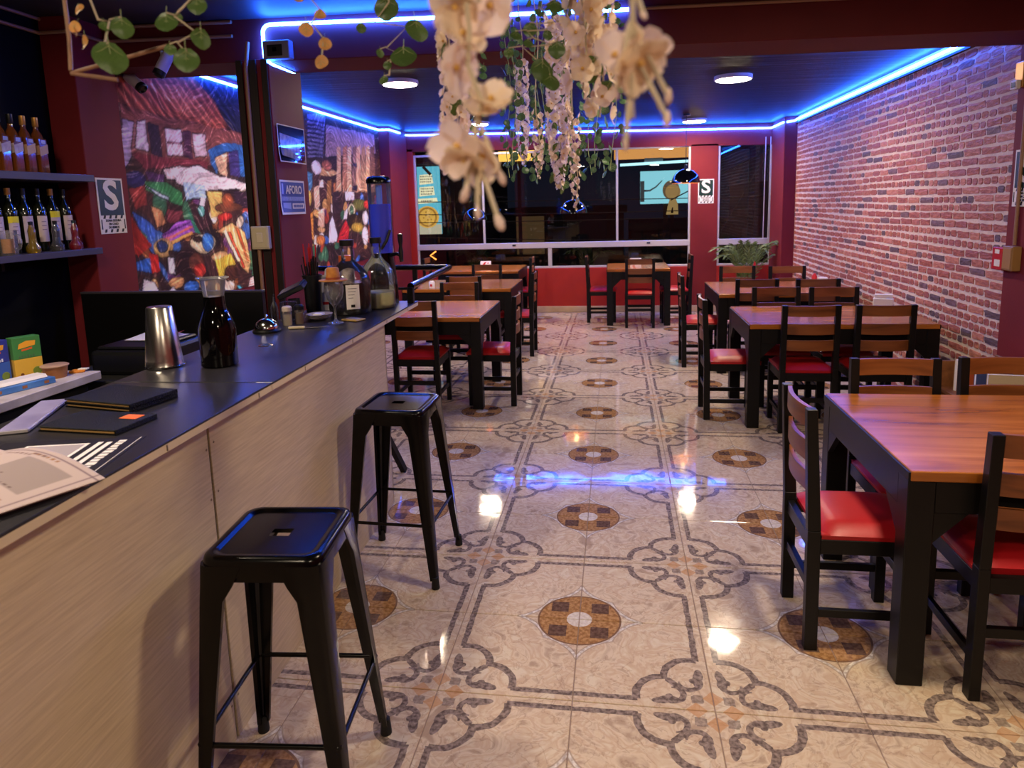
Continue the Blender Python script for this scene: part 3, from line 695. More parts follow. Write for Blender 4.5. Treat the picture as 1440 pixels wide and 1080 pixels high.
# ================================================================== CHAIRS
CH, CW, CD = .885, .37, .39
def make_chair():
    t = thing('dining_chair', 'x', 'chair', (0, 0, 0), 0, 'wooden dining chairs with red seats')
    for sx in (-1, 1):
        xo = sx*(CW/2-.0175)
        b = B()   # rear post, raked slightly above the seat
        b.bar((xo, .025, 0), (xo, .022, .45), .035, .044, side=(1, 0, 0))
        b.obj('rear_post', BLACKP, t, bevel=.002)
        B().bar((xo, .022, .45), (xo, .0, CH), .035, .044, .035, .034, side=(1, 0, 0)).obj('rear_post', BLACKP, t, bevel=.002)
        B().box(xo-.0175, xo+.0175, CD-.04, CD-.002, 0, .418).obj('front_leg', BLACKP, t, bevel=.002)
        B().box(xo-.009, xo+.009, .045, CD-.04, .125, .155).obj('side_stretcher', BLACKP, t, bevel=.0015)
        B().box(xo-.011, xo+.011, .045, CD-.04, .365, .418).obj('seat_rail', BLACKP, t, bevel=.0015)
    w = CW/2-.035
    B().box(-w, w, .012, .034, .215, .248).obj('rear_stretcher', BLACKP, t, bevel=.0015)
    B().box(-w, w, CD-.032, CD-.01, .215, .248).obj('front_stretcher', BLACKP, t, bevel=.0015)
    B().box(-w, w, .012, .036, .365, .418).obj('seat_rail', BLACKP, t, bevel=.0015)
    B().box(-w, w, CD-.034, CD-.008, .365, .418).obj('seat_rail', BLACKP, t, bevel=.0015)
    # padded seat
    b = B(); nx, ny = 10, 10; x0, x1, y0, y1 = -CW/2+.006, CW/2-.006, .045, CD+.012
    def top(u, v):
        e = lambda q: max(0, 1-abs(2*q-1)**5)
        return ((x0+(x1-x0)*u), (y0+(y1-y0)*v), .434+.036*(e(u)*e(v))**.45)
    b.grid(top, nx, ny)
    b.box(x0+.004, x1-.004, y0+.004, y1-.004, .412, .436)
    b.obj('seat', REDSEAT, t, smooth=1.2)
    for zc, hh in ((.846, .072), (.724, .072), (.612, .07)):
        b = B(); n = 8; yb = .022-(zc-.45)/(CH-.45)*.022
        P = []
        for i in range(n+1):
            x = -w-.004+(2*w+.008)*i/n; bow = -.020*(1-(x/w)**2)+.004
            P.append((x, yb+bow))
        for i in range(n):
            (xa, ya), (xb, yb2) = P[i], P[i+1]; th = .016
            b.hexa([(xa, ya-th/2, zc-hh/2), (xb, yb2-th/2, zc-hh/2), (xb, yb2+th/2, zc-hh/2), (xa, ya+th/2, zc-hh/2),
                    (xa, ya-th/2, zc+hh/2), (xb, yb2-th/2, zc+hh/2), (xb, yb2+th/2, zc+hh/2), (xa, ya+th/2, zc+hh/2)])
        bmesh.ops.remove_doubles(b.bm, verts=b.bm.verts, dist=1e-5)
        inner = [f for f in b.bm.faces if abs(f.normal.x) > .9 and abs(f.calc_center_median().x) < w-.002]
        bmesh.ops.delete(b.bm, geom=inner, context='FACES_ONLY')
        b.obj('back_slat', SLATWOOD, t, smooth=.5)
    return t
proto = make_chair(); first = True
def chair(x, y, rz, label):
    """x, y: middle of the chair's back; rz 0 faces +Y"""
    global first
    o = proto if first else copy_tree(proto)
    first = False
    o.location = (x, y, 0); o.rotation_euler = (0, 0, R(rz)); o['label'] = label
    return o
chair(.80, .08, -90, 'red-seated chair at the aisle end of the nearest table, shown whole at right')
chair(1.43, -.318, 0, 'red-seated chair on the near side of the nearest table, cut by the right edge')
chair(1.355, .70, 180, 'chair on the far side of the nearest table, closer to the aisle')
chair(1.815, .73, 180, 'chair on the far side of the nearest table, closer to the brick wall')
chair(.775, 2.75, -90, 'red-seated chair at the aisle end of the second table on the right')
chair(1.425, 2.29, 0, 'chair on the near side of the second right table, next to the aisle')
chair(1.89, 2.295, 0, 'chair on the near side of the second right table, next to the brick wall')
chair(1.42, 3.30, 180, 'chair on the far side of the second right table, next to the aisle')
chair(1.85, 3.27, 180, 'chair on the far side of the second right table, next to the bricks')
chair(.77, 4.40, -90, 'red-seated chair at the aisle end of the third table on the right')
chair(1.39, 3.90, 0, 'chair on the near side of the third right table, next to the aisle')
chair(1.895, 3.87, 0, 'chair on the near side of the third right table, next to the brick wall')
chair(1.43, 5.18, 180, 'chair on the far side of the third right table, left in front of the palm')
chair(1.92, 5.10, 180, 'chair on the far side of the third right table, at the corner by the bricks')
chair(.45, 6.36, 0, 'red-seated chair facing the window at the small square table')
chair(-.24, 6.95, -90, 'red-seated chair at the left end of the small square table')
chair(1.13, 6.92, 90, 'red-seated chair at the right end of the small square table, by the pier')
chair(-1.40, 2.64, 0, 'red-seated chair between the bar end and the nearest left table')
chair(-1.32, 3.91, 180, 'chair on the far side of the nearest left table')
chair(-.64, 3.02, 90, 'red-seated chair at the aisle end of the nearest left table')
chair(-1.40, 4.47, 0, 'chair on the near side of the middle left table')
chair(-.71, 4.85, 90, 'red-seated chair at the aisle end of the middle left table')
chair(-1.41, 5.85, 180, 'chair on the far side of the middle left table')
chair(-.98, 6.95, 90, 'red-seated chair at the aisle end of the farthest left table')
chair(-2.50, 7.05, -90, 'chair at the wall end of the farthest left table')

# ================================================================== BAR STOOLS
def stool(x, y, rz, label):
    t = thing('bar_stool', label, 'stool', (x, y, 0), R(rz), 'black metal bar stools')
    H, h, f = .76, .152, .205
    def rr(hw, rad, n=5):
        P = []
        for cx, cy, a0 in ((hw-rad, hw-rad, 0), (-hw+rad, hw-rad, 90), (-hw+rad, -hw+rad, 180), (hw-rad, -hw+rad, 270)):
            for k in range(n+1):
                a = R(a0+90*k/n); P.append((cx+rad*math.cos(a), cy+rad*math.sin(a)))
        return P
    b = B(); n = 24
    loops = []
    hole = []
    # oval hand hole matched to the 24 outline points
    out = rr(.118, .03)
    for px, py in out:
        a = math.atan2(py, px); hx, hy = .050, .020
        k = 1/max(abs(math.cos(a))/hx, abs(math.sin(a))/hy, 1e-6)
        hole.append((math.cos(a)*k, math.sin(a)*k))
    prof = [(hole, H-.018), (hole, H-.0065), (out, H-.0065), (rr(.122, .031), H-.0065), (rr(.128, .034), H), (rr(.142, .037), H), (rr(.150, .040), H-.004), (rr(.154, .042), H-.014), (rr(.156, .042), H-.05), (rr(.150, .04), H-.05)]
    for pl, z in prof: loops.append([b.bm.verts.new((px, py, z)) for px, py in pl])
    for i in range(len(loops)-1):
        for k in range(n): b._f([loops[i][k], loops[i][(k+1) % n], loops[i+1][(k+1) % n], loops[i+1][k]])
    b.obj('seat', BLACKM, t, smooth=.9)
    for sx in (-1, 1):
        for sy in (-1, 1):
            b = B()    # folded sheet leg: wide L at the top, narrow at the foot
            top, bot = (sx*.152, sy*.152, H-.045), (sx*f, sy*f, .03)
            m = 7; A = []
            for z, w, rr_ in ((H-.02, .112, .024), (H-.075, .088, .024), (H-.11, .068, .022), (.30, .046, .018), (.035, .030, .014)):
                q = (H-z)/(H-.0); cx = sx*(.154+(f-.154)*q); cy = sy*(.154+(f-.154)*q)
                ring = []
                for (dx, dy) in ((-w, 0), (-rr_, 0), (-rr_*.3, -rr_*.3), (0, -rr_), (0, -w)):
                    ring.append(b.bm.verts.new((cx+sx*dx, cy+sy*dy, z)))
                for (dx, dy) in ((-.012, -w), (-.012, -rr_), (-rr_, -.012), (-w, -.012)):
                    ring.append(b.bm.verts.new((cx+sx*dx, cy+sy*dy, z)))
                A.append(ring)
            for i in range(4):
                for k in range(9): b._f([A[i][k], A[i][(k+1) % 9], A[i+1][(k+1) % 9], A[i+1][k]])
            b._f(A[0]); b._f(A[-1])
            lg = b.obj('leg', BLACKM, t, smooth=.7)
            B().lathe([(.0, 0), (.017, 0), (.018, .004), (.014, .05), (0, .052)], 12, (sx*(f-.012), sy*(f-.012), 0)).obj('rubber_foot', BLACKMATTE, lg, smooth=.8)
    zb = .27; q = .154+(f-.154)*(1-zb/H)-.008
    for a, c in (((-q, -q), (q, -q)), ((q, -q), (q, q)), ((q, q), (-q, q)), ((-q, q), (-q, -q))):
        B().tube([(a[0], a[1], zb), (c[0], c[1], zb)], .007, 8).obj('foot_rail', BLACKM, t, smooth=1)
    for sx in (-1, 1):
        B().box(sx*.14-.004, sx*.14+.004, -.075, .075, H-.068, H-.03).obj('apron', BLACKM, t)
        B().box(-.075, .075, sx*.14-.004, sx*.14+.004, H-.068, H-.03).obj('apron', BLACKM, t)
    return t
stool(-.735, -.862, 5, 'nearer black metal bar stool with a slotted square seat, at the counter')
stool(-.80, .36, -2, 'farther black metal bar stool with a slotted square seat, at the counter end')

# ================================================================== BAR COUNTER
CROT = R(1.75)
PANEL = mat('pale_wood_laminate', srgb(200, 180, 150), .42, noise=srgb(178, 158, 132), nscale=5, stretch=(1, 1.2, 26))
bar = thing('bar_counter', 'long bar counter clad in pale wood laminate panels', 'counter', (-1.032, 0, 0), CROT)
for a, b_ in ((-3.2, -.7285), (-.7175, .99)):
    B().box(-.018, 0, a, b_, .0, 1.03).obj('front_panel', PANEL, bar, bevel=.001)
B().box(-.02, -.006, -.7285, -.7175, 0, 1.03).obj('joint_strip', BLACKMATTE, bar)
B().box(-.42, 0, .972, .99, 0, 1.03).obj('end_panel', PANEL, bar, bevel=.001)
B().box(-.45, -.02, -3.2, .97, .06, 1.0).obj('carcass', BLACKMATTE, bar)
SCREW = mat('screw_head', srgb(120, 105, 90), .4, metal=.6)
for yy in (-.74, -.70):
    for zz in (.12, .55, .78, .93):
        b = B().lathe([(0, .001), (.003, .001), (.004, 0)], 8, M=Matrix.Rotation(R(90), 4, 'Y'), c=(.0005, yy, zz+(.01 if yy > -.72 else 0)))
        b.obj('screw', SCREW, bar)
TOPLAM = mat('dark_counter_laminate', srgb(34, 33, 38), .30, noise=srgb(44, 42, 46), nscale=90, bump=.05, bscale=200)
EDGE = mat('raw_board_edge', srgb(202, 184, 152), .6)
bt = thing('countertop', 'dark laminate bar top with a raw pale front edge', 'countertop', (-1.032, 0, 0), CROT)
for a, b_, xl in ((-3.2, -.462, -.478), (-.459, 1.43, -.478)):
    s_ = B().box(xl, .074, a, b_, 1.048, 1.055).obj('laminate_slab', TOPLAM, bt, bevel=.001)
    B().box(xl, .072, a, b_, 1.028, 1.048).obj('core_board', EDGE, bt)
B().box(-.60, -.478, -3.2, 1.38, .975, .99).obj('service_ledge', TOPLAM, bt, bevel=.001)
B().box(-.478, -.46, -3.2, 1.38, .94, 1.028).obj('riser', BLACKMATTE, bt)
for yy in (-2.0, -1.55, -1.02, -.55, -.2, .3, .8, 1.2):
    B().box(.0715, .0732, yy, yy+.004, 1.030, 1.045).obj('edge_nail', SCREW, bt)
B().tube([(.02, -.461, 1.0552), (-.38, -.461, 1.0552)], .0015, 6).obj('slab_joint', BLACKMATTE, bt)

# grommet set into the bar top
g = thing('cable_grommet', 'small round brass ring set into the bar top', 'grommet', (-1.272, .125, 1.055))
B().lathe([(.016, .0005), (.020, .003), (.028, .003), (.031, .0)], 24).obj('ring', mat('brass', srgb(205, 150, 90), .2, metal=1), g, smooth=1)
B().lathe([(0, .001), (.017, .001)], 24).obj('cap', BLACKMATTE, g)

# low black partition behind the bar
pt = thing('bar_partition', 'low black partition board closing the far end of the bar', 'partition', (-2.5, 1.27, 0))
B().box(-.55, .62, -.018, .018, 0, 1.135).obj('board', mat('black_melamine', srgb(13, 12, 13), .35), pt, bevel=.002)
B().box(-.552, .622, -.02, .02, 1.135, 1.147).obj('edge_band', mat('grey_edge_band', srgb(60, 56, 62), .4), pt, bevel=.002)

# back worktop with white board
wt = thing('back_worktop', 'narrow back worktop with a worn white board along the wall', 'worktop', (-2.68, -.8, 0))
B().box(-.5, .50, -2.0, 1.10, .862, .90).obj('white_board', mat('worn_white_board', srgb(205, 196, 196), .5, noise=srgb(170, 160, 156), nscale=10), wt, bevel=.003)
B().box(-.5, .44, -2.0, 1.08, 0, .862).obj('cabinet', BLACKMATTE, wt)

# stair guard rail beyond the bar
gr = thing('guard_rail', 'black metal tube guard rail past the end of the bar', 'railing', (-1.07, 2.56, 0))
B().tube([(.055, -1.22, 1.15), (.0, -.05, 1.15), (-.01, -.012, 1.15), (-.04, .0, 1.15), (-.25, .01, 1.15), (-1.3, .02, 1.15)], .021, 12).obj('hand_rail', BLACKM, gr, smooth=1)
B().tube([(-.28, .01, .99), (-1.3, .02, .99)], .011, 8).obj('middle_rail', BLACKM, gr, smooth=1)
B().box(-.297, -.263, -.002, .026, .99, 1.14).obj('baluster', BLACKP, gr, bevel=.002)
for x in (-.60, -1.2):
    B().box(x-.017, x+.017, -.005, .03, 0, 1.14).obj('post', BLACKP, gr, bevel=.002)
B().box(.035, .07, -1.235, -1.20, 1.0555, 1.145).obj('bracket', BLACKP, gr, bevel=.002)
B().bar((-.20, -1.32, .50), (-.07, -1.13, .0), .03, .045).obj('brace', BLACKP, gr, bevel=.002)
B().bar((-.30, -1.17, .18), (-.11, -1.19, .18), .02, .05).obj('brace', BLACKP, gr, bevel=.002)

# ================================================================== THINGS ON THE BAR
CT = 1.055
t = thing('cocktail_shaker', 'upturned brushed steel shaker tin on the bar', 'shaker', (-1.462, -.25, CT))
B().lathe([(0, 0), (.064, 0), (.066, .004), (.064, .008), (.062, .03), (.043, .214), (.040, .218), (0, .219)], 36).obj('tin', STEEL, t, smooth=.7)
B().lathe([(.0655, .002), (.068, .005), (.0655, .009)], 36).obj('rolled_rim', CHROME, t, smooth=1)

DARKLIQ = mat('dark_liquid_glass', srgb(5, 4, 5), .05)
t = thing('carafe', 'dark filled glass carafe topped with a clear plastic cup', 'carafe', (-1.262, -.225, CT))
B().lathe([(0, .002), (.056, 0), (.063, .006), (.064, .13), (.061, .15), (.048, .185), (.037, .212), (.035, .25), (.0, .251)], 36).obj('bottle', DARKLIQ, t, smooth=.8)
B().lathe([(.030, .246), (.034, .247), (.043, .308), (.055, .314), (.055, .317), (.042, .312), (.032, .25)], 32).obj('plastic_cup', milkglass('clear_plastic', (.94, .94, .97), .09), t, smooth=.9)

t = thing('service_bell', 'chrome counter bell with a black base', 'bell', (-1.425, .43, CT))
B().lathe([(0, 0), (.062, 0), (.063, .008), (.055, .016), (0, .018)], 32).obj('base', BLACKPL, t, smooth=.6)
B().lathe([(.053, .018), (.052, .026), (.045, .044), (.030, .057), (.012, .063), (0, .064)], 32).obj('dome', CHROME, t, smooth=1.2)
B().lathe([(0, .064), (.005, .064), (.005, .072), (.008, .074), (.006, .080), (0, .081)], 14).obj('button', CHROME, t, smooth=1)

def shaker(x, y, fill, capm, lb):
    t = thing('spice_shaker', lb, 'spice jar', (x, y, CT), 0, 'spice jars on the bar')
    B().lathe([(0, 0), (.021, 0), (.021, .052), (0, .052)], 20).obj('filling', fill, t, smooth=.7)
    B().lathe([(.0225, 0), (.023, .068), (.0215, .069)], 20).obj('glass', GLASS, t, smooth=.8)
    B().lathe([(0, .068), (.024, .068), (.024, .085), (.018, .092), (0, .093)], 20).obj('cap', capm, t, smooth=.7)
shaker(-1.412, .61, mat('salt', srgb(225, 210, 185), .8), mat('clear_cap', srgb(190, 175, 165), .35), 'small jar of white salt with a pale cap on the bar')
shaker(-1.372, .655, mat('pepper', srgb(135, 95, 55), .8), BLACKPL, 'small jar of brown spice with a black cap on the bar')

t = thing('straw_cup', 'tall black cup packed with black and red straws', 'straw holder', (-1.465, 1.03, CT))
B().lathe([(0, 0), (.040, 0), (.050, .19), (.053, .19), (.053, .2), (.047, .2), (.044, .02), (0, .02)], 28).obj('cup', BLACKPL, t, smooth=.7)
rs = random.Random(4); SR = mat('red_straw', srgb(190, 30, 35), .4); SB = mat('black_straw', srgb(18, 18, 20), .35)
for k in range(30):
    a = rs.uniform(0, 6.28); q = rs.uniform(0, .036); x, y = q*math.cos(a), q*math.sin(a)
    red = k % 5 == 0; top = rs.uniform(.33, .37) if red else rs.uniform(.25, .31)
    B().tube([(x*.6, y*.6, .03), (x*1.55, y*1.55, top)], .0035, 6).obj('straw', SR if red else SB, t)

HATM = mat('straw_hat', srgb(196, 128, 56), .7, noise=srgb(170, 105, 44), nscale=40)
t = thing('wine_goblet', 'stemmed glass goblet on the bar', 'goblet', (-1.19, .66, CT))
B().lathe([(0, .003), (.036, .0), (.037, .003), (.012, .010), (.0055, .02), (.0055, .075), (.012, .086), (.034, .115), (.044, .150), (.044, .19), (.040, .205), (.0385, .205), (.042, .188), (.042, .150), (.032, .118), (.008, .09), (0, .088)], 32).obj('bowl', GLASS, t, smooth=.9)
t = thing('miniature_hat', 'miniature straw hat resting on the goblet', 'hat', (-1.19, .66, CT+.2055))
B().lathe([(0, 0), (.066, .0), (.068, .003), (.066, .006), (.034, .008), (.031, .03), (.029, .058), (.024, .064), (0, .060)], 30).obj('hat', HATM, t, smooth=.9)
B().lathe([(.0345, .008), (.0345, .018), (.033, .018)], 30).obj('hat_band', mat('hat_band', srgb(150, 70, 40), .6), t, smooth=.9)

AMBERLIQ = mat('brown_macerate', srgb(34, 18, 10), .15, noise=srgb(12, 8, 7), nscale=14)
HERBS = mat('green_macerate', srgb(150, 165, 110), .5, noise=srgb(205, 200, 160), nscale=9)
def jug(x, y, r, h, lb, fill, fh, label_angle):
    t = thing('glass_jug', lb, 'jug', (x, y, CT), 0, 'large glass jugs on the bar')
    hb = h*.56
    B().lathe([(0, .004), (r*.9, .004), (r*.96, .02), (r*.965, fh*.8), (r*.90, fh), (0, fh)], 36).obj('contents', fill, t, smooth=.7)
    B().lathe([(r*.92, 0), (r*.99, .010), (r, .03), (r, hb*.66), (r*.97, hb*.82), (r*.88, hb*.97), (r*.70, hb*1.11), (r*.46, hb*1.22), (r*.30, hb*1.30), (r*.27, h*.90), (r*.27, h*.93)], 36).obj('glass', milkglass('jug_glass', (.97, .97, 1.0), .012), t, smooth=.9)
    B().lathe([(r*.30, h*.92), (r*.34, h*.92), (r*.34, h), (0, h)], 24).obj('cap', BLACKPL, t, smooth=.7)
    hy = r*.27
    B().tube([(0, -hy, h*.86), (.0, -hy-.022, h*.87), (.0, -hy-.032, h*.83), (0, -hy-.026, h*.78), (0, -r*.36, h*.74)], .006, 8).obj('finger_ring', GLASS, t, smooth=1)
    return t
j1 = jug(-1.235, .97, .110, .385, 'large glass jug of dark infusion with a paper label', AMBERLIQ, .165, 0)
b = B(); a0 = R(-78)
b.grid(lambda u, v: (.1115*math.cos(a0+u*.62), .1115*math.sin(a0+u*.62), .035+.125*v), 8, 2)
b.obj('paper_label', PAPER, j1)
b = B()
b.grid(lambda u, v: (.112*math.cos(a0+.2+u*.18), .112*math.sin(a0+.2+u*.18), .045+.014*v), 2, 1)
b.obj('label_print', BLACKINK, j1)
for k in range(4):
    B().grid(lambda u, v: (.112*math.cos(a0+.1+u*(.4-.06*k)), .112*math.sin(a0+.1+u*(.4-.06*k)), .140-.016*k+.003*v), 4, 1).obj('label_print', mat('grey_ink', srgb(110, 100, 110), .6), j1)
jug(-1.15, 1.17, .095, .385, 'large glass jug with pale green herbs, behind the dark one', HERBS, .09, 0)

# beer tower
BLUEACR = mat('blue_lit_acrylic', srgb(24, 72, 250), .2, noise=srgb(18, 58, 235), nscale=3)
t = thing('drink_tower', 'tall blue drink dispenser tower with a black tap', 'drink dispenser', (-1.175, 1.347, CT))
B().lathe([(0, 0), (.080, 0), (.082, .01), (.079, .10), (.070, .20), (.060, .27), (.062, .29), (0, .29)], 36).obj('base', BLACKM, t, smooth=.9)
B().lathe([(0, .29), (.060, .29), (.060, .565), (0, .565)], 36).obj('blue_drink', BLUEACR, t, smooth=.7)
B().lathe([(.0645, .29), (.0645, .685), (.061, .685)], 36).obj('cylinder', milkglass('blue_glass', (.78, .85, 1.0), .05), t, smooth=.9)
B().lathe([(0, .44), (.017, .44), (.017, .67), (0, .67)], 16).obj('ice_core', mat('ice_core', srgb(110, 150, 245), .2), t, smooth=.7)
B().lathe([(.062, .68), (.069, .682), (.069, .70), (.058, .716), (.03, .722), (0, .722)], 36).obj('lid', BLACKM, t, smooth=.8)
B().tube([(.05, -.02, .275), (.095, -.03, .285), (.12, -.035, .275), (.125, -.036, .24)], .011, 10).obj('tap', BLACKPL, t, smooth=1)
B().lathe([(0, .245), (.012, .25), (.014, .30), (.009, .33), (.015, .36), (.015, .395), (0, .40)], 16, (.122, -.036, 0)).obj('tap_handle', BLACKPL, t, smooth=1)
B().tube([(.02, -.068, .315), (.05, -.06, .36), (.07, -.05, .42)], .008, 8).obj('strap', BLACKPL, t, smooth=1)

t = thing('saucer_stack', 'stack of small grey saucers on the bar', 'saucers', (-1.32, .755, CT))
for k in range(3):
    B().lathe([(0, .003), (.03, 0), (.062, .016), (.066, .018), (.062, .019), (.03, .006), (0, .006)], 28, (.004*k, -.003*k, .0075*k)).obj('saucer', mat('grey_china', srgb(165, 155, 160), .3), t, smooth=.8)
B().box(-.02, .025, -.02, .02, .026, .034).obj('napkin', PAPER, t)
t = thing('candy_packet', 'flat foil packet lying beside the goblet', 'packet', (-1.13, .735, CT+.001), R(-24))
B().box(-.05, .05, -.035, .035, 0, .008).obj('foil', mat('gold_foil', srgb(205, 165, 80), .35, metal=.4), t, bevel=.003)
B().box(-.046, .03, -.008, .031, .008, .0088).obj('picture', mat('packet_grey', srgb(150, 150, 165), .3), t)
t = thing('bar_knife', 'small bar knife lying on the bar', 'knife', (-1.26, .515, CT+.001), R(14))
B().box(-.095, -.02, -.008, .008, 0, .012).obj('handle', CREAM, t, bevel=.003)
B().prism([(-.02, -.010), (.07, -.010), (.095, .006), (-.02, .010)], .004, .006).obj('blade', STEEL, t)
t = thing('payment_terminal', 'black card terminal tilted on a stand', 'card terminal', (-1.47, .80, CT))
B().bar((0, .02, 0), (-.01, .03, .10), .05, .04).obj('stand', BLACKPL, t, bevel=.004)
B().box(-.075, .075, -.04, .04, -.014, .014, Matrix.Translation((-.01, .02, .145)) @ Matrix.Rotation(R(-24), 4, 'Y') @ Matrix.Rotation(R(20), 4, 'X')).obj('terminal', BLACKPL, t, bevel=.006, seg=2)
B().box(-.062, .062, -.03, .03, .0141, .0150, Matrix.Translation((-.01, .02, .145)) @ Matrix.Rotation(R(-24), 4, 'Y') @ Matrix.Rotation(R(20), 4, 'X')).obj('screen', BLACKM, t)
CLEARPL = glassmat('frosted_plastic', (.75, .74, .80), .25)
t = thing('plastic_tub', 'translucent plastic tub behind the spice jars', 'tub', (-1.455, .715, CT))
B().box(-.035, .035, -.03, .03, 0, .10).obj('tub', CLEARPL, t, bevel=.006)
t = thing('squeeze_bottle', 'clear squeeze bottle behind the bell', 'bottle', (-1.478, .615, CT))
B().lathe([(0, 0), (.018, 0), (.018, .085), (.012, .105), (.005, .115), (.0035, .15), (0, .15)], 18).obj('bottle', CLEARPL, t, smooth=.8)
REDCUP = mat('red_paper_cup', srgb(200, 36, 40), .5); ORANGEC = mat('orange_band', srgb(205, 92, 40), .5)
t = thing('paper_cup', 'white and red paper cups stacked behind the straws', 'cup', (-1.445, 1.17, CT), 0, 'paper goods behind the straws')
B().lathe([(0, 0), (.036, 0), (.043, .16), (.040, .16), (.034, .01), (0, .01)], 24).obj('cup', PAPER, t, smooth=.7)
B().lathe([(.0400, .08), (.0432, .15), (.0436, .15), (.0404, .08)], 24).obj('red_band', REDCUP, t, smooth=.7)
B().box(-.05, .03, -.01, .03, .16, .22, Matrix.Rotation(R(12), 4, 'Y')).obj('napkins', PAPER, t, bevel=.01)
t = thing('orange_canister', 'tall printed canister with an orange top band behind the jug', 'canister', (-1.355, 1.25, CT), 0, 'paper goods behind the straws')
B().lathe([(0, 0), (.042, 0), (.042, .22), (0, .22)], 24).obj('body', mat('spotted_canister', srgb(220, 205, 190), .5, noise=srgb(60, 40, 34), nscale=16), t, smooth=.7)
B().lathe([(.0424, .22), (.0428, .22), (.0428, .285), (0, .287), (0, .215)], 24).obj('band', ORANGEC, t, smooth=.7)
t = thing('flyer_stand', 'white and red folded flyer leaning behind the straws', 'flyer', (-1.40, 1.085, CT), R(20))
B().hexa([(-.05, 0, 0), (.05, 0, 0), (.05, .003, 0), (-.05, .003, 0), (-.05, .03, .19), (.05, .03, .19), (.05, .033, .19), (-.05, .033, .19)]).obj('sheet', PAPER, t)
for k in range(3):
    B().box(-.035, .02+.008*k, -.0012+.01*k, -.0006+.01*k, .03+.035*k, .045+.035*k, Matrix.Translation((0, .004, 0))).obj('red_print', REDINK, t)

# folders, papers and cards near the viewer
LEATHER = mat('black_embossed_leather', srgb(7, 7, 8), .48, bump=.6, bscale=260, spec=.25)
def folder(x, y, rz, w, d, h, lb, sticker=False, n=1):
    t = thing('bill_folder', lb, 'folder', (x, y, CT+.0005), R(rz), 'black bill folders on the bar')
    for k in range(n):
        z = k*(h+.001); q = (k*.004, -k*.003)
        B().box(-w/2+q[0], w/2+q[0], -d/2+q[1], d/2+q[1], z, z+.003).obj('back_cover', LEATHER, t, bevel=.001)
        B().box(-w/2+.006+q[0], w/2-.006+q[0], -d/2+.004+q[1], d/2-.006+q[1], z+.003, z+h-.004).obj('pages', mat('cream_pages', srgb(190, 150, 90), .7), t)
        B().box(-w/2+q[0], w/2+q[0], -d/2+q[1], d/2+q[1], z+h-.004, z+h).obj('front_cover', LEATHER, t, bevel=.0015)
        B().box(w/2-.001+q[0], w/2+.003+q[0], -d/2+q[1], d/2+q[1], z, z+h).obj('spine', LEATHER, t, bevel=.001)
    if sticker:
        z = n*(h+.001)
        s = B().box(w/2-.068, w/2-.018, d/2-.055, d/2-.02, z-.001, z).obj('sticker', mat('orange_sticker', srgb(232, 110, 48), .5), t)
folder(-1.292, -.695, -11, .245, .17, .012, 'stack of black embossed bill folders on the bar', n=2)
folder(-1.2, -.905, -4.5, .235, .145, .013, 'single black bill folder with an orange sticker on the bar', sticker=True)
t = thing('power_bank', 'flat lilac-grey slab lying across the near bar edge', 'power bank', (-1.430, -.858, CT+.0005), R(24))
B().box(-.036, .036, -.15, .15, 0, .011).obj('body', mat('lilac_grey_metal', srgb(150, 145, 185), .35, noise=srgb(120, 114, 155), nscale=8), t, bevel=.003)
B().box(-.034, .034, -.1515, -.15, .002, .009).obj('edge', ALU, t)
t = thing('counter_card', 'dark printed card with a blank pale square taped on the bar', 'card', (-1.135, -1.125, CT+.0003), R(13))
B().box(-.17, .16, -.15, .105, 0, .0012).obj('card', mat('dark_card', srgb(28, 25, 36), .4), t)
B().box(-.10, .045, -.14, .07, .0012, .0016).obj('pale_square', PAPER, t)
B().box(-.092, .037, -.132, .062, .0016, .0019).obj('grey_square', mat('grey_print', srgb(160, 150, 155), .6), t)
B().box(-.16, -.115, -.14, .03, .0012, .0016).obj('tan_stripe', mat('tan_print', srgb(205, 165, 110), .6), t)
for x, a, b_ in ((.062, -.14, .075), (.084, -.14, .072)): B().box(x, x+.012, a, b_, .0012, .0016).obj('stripe', PAPER, t)
q = random.Random(9); y = -.135
while y < .075:
    w_ = q.uniform(.010, .018); B().box(.108, .130-q.uniform(0, .006), y, y+w_, .0012, .0016).obj('block_letter', PAPER, t); y += w_+.005
B().box(.150, .1515, -.15, .10, .0012, .0016).obj('border_line', PAPER, t)

def sheet_print(nu, nv, seed):
    r = np.random.default_rng(seed); C = np.zeros((nu, nv, 3)); C[:] = (186, 168, 164)
    U, V = np.meshgrid(np.linspace(0, 1, nu), np.linspace(0, 1, nv), indexing='ij')
    for k in range(26):
        u0, v0 = r.uniform(.06, .8), r.uniform(.06, .9); du, dv = r.uniform(.05, .3), r.uniform(.008, .03)
        m_ = (U > u0) & (U < u0+du) & (V > v0) & (V < v0+dv) & (np.sin(U*160+k) > -.3)
        C[m_] = (120, 95, 95) if k % 3 else (150, 110, 80)
    for u0, v0, a, b in ((.1, .12, .35, .3), (.55, .5, .3, .35)):
        m_ = (U > u0) & (U < u0+a) & (V > v0) & (V < v0+b); C[m_] = C[m_]*.82
    e = (U < .025) | (U > .975) | (V < .03) | (V > .97)
    fr2 = ((np.abs(U-.04) < .005) | (np.abs(U-.96) < .005) | (np.abs(V-.05) < .006) | (np.abs(V-.95) < .006)); C[fr2] = (120, 100, 110)
    C = C/255
    return ((C+.055)/1.055)**2.4
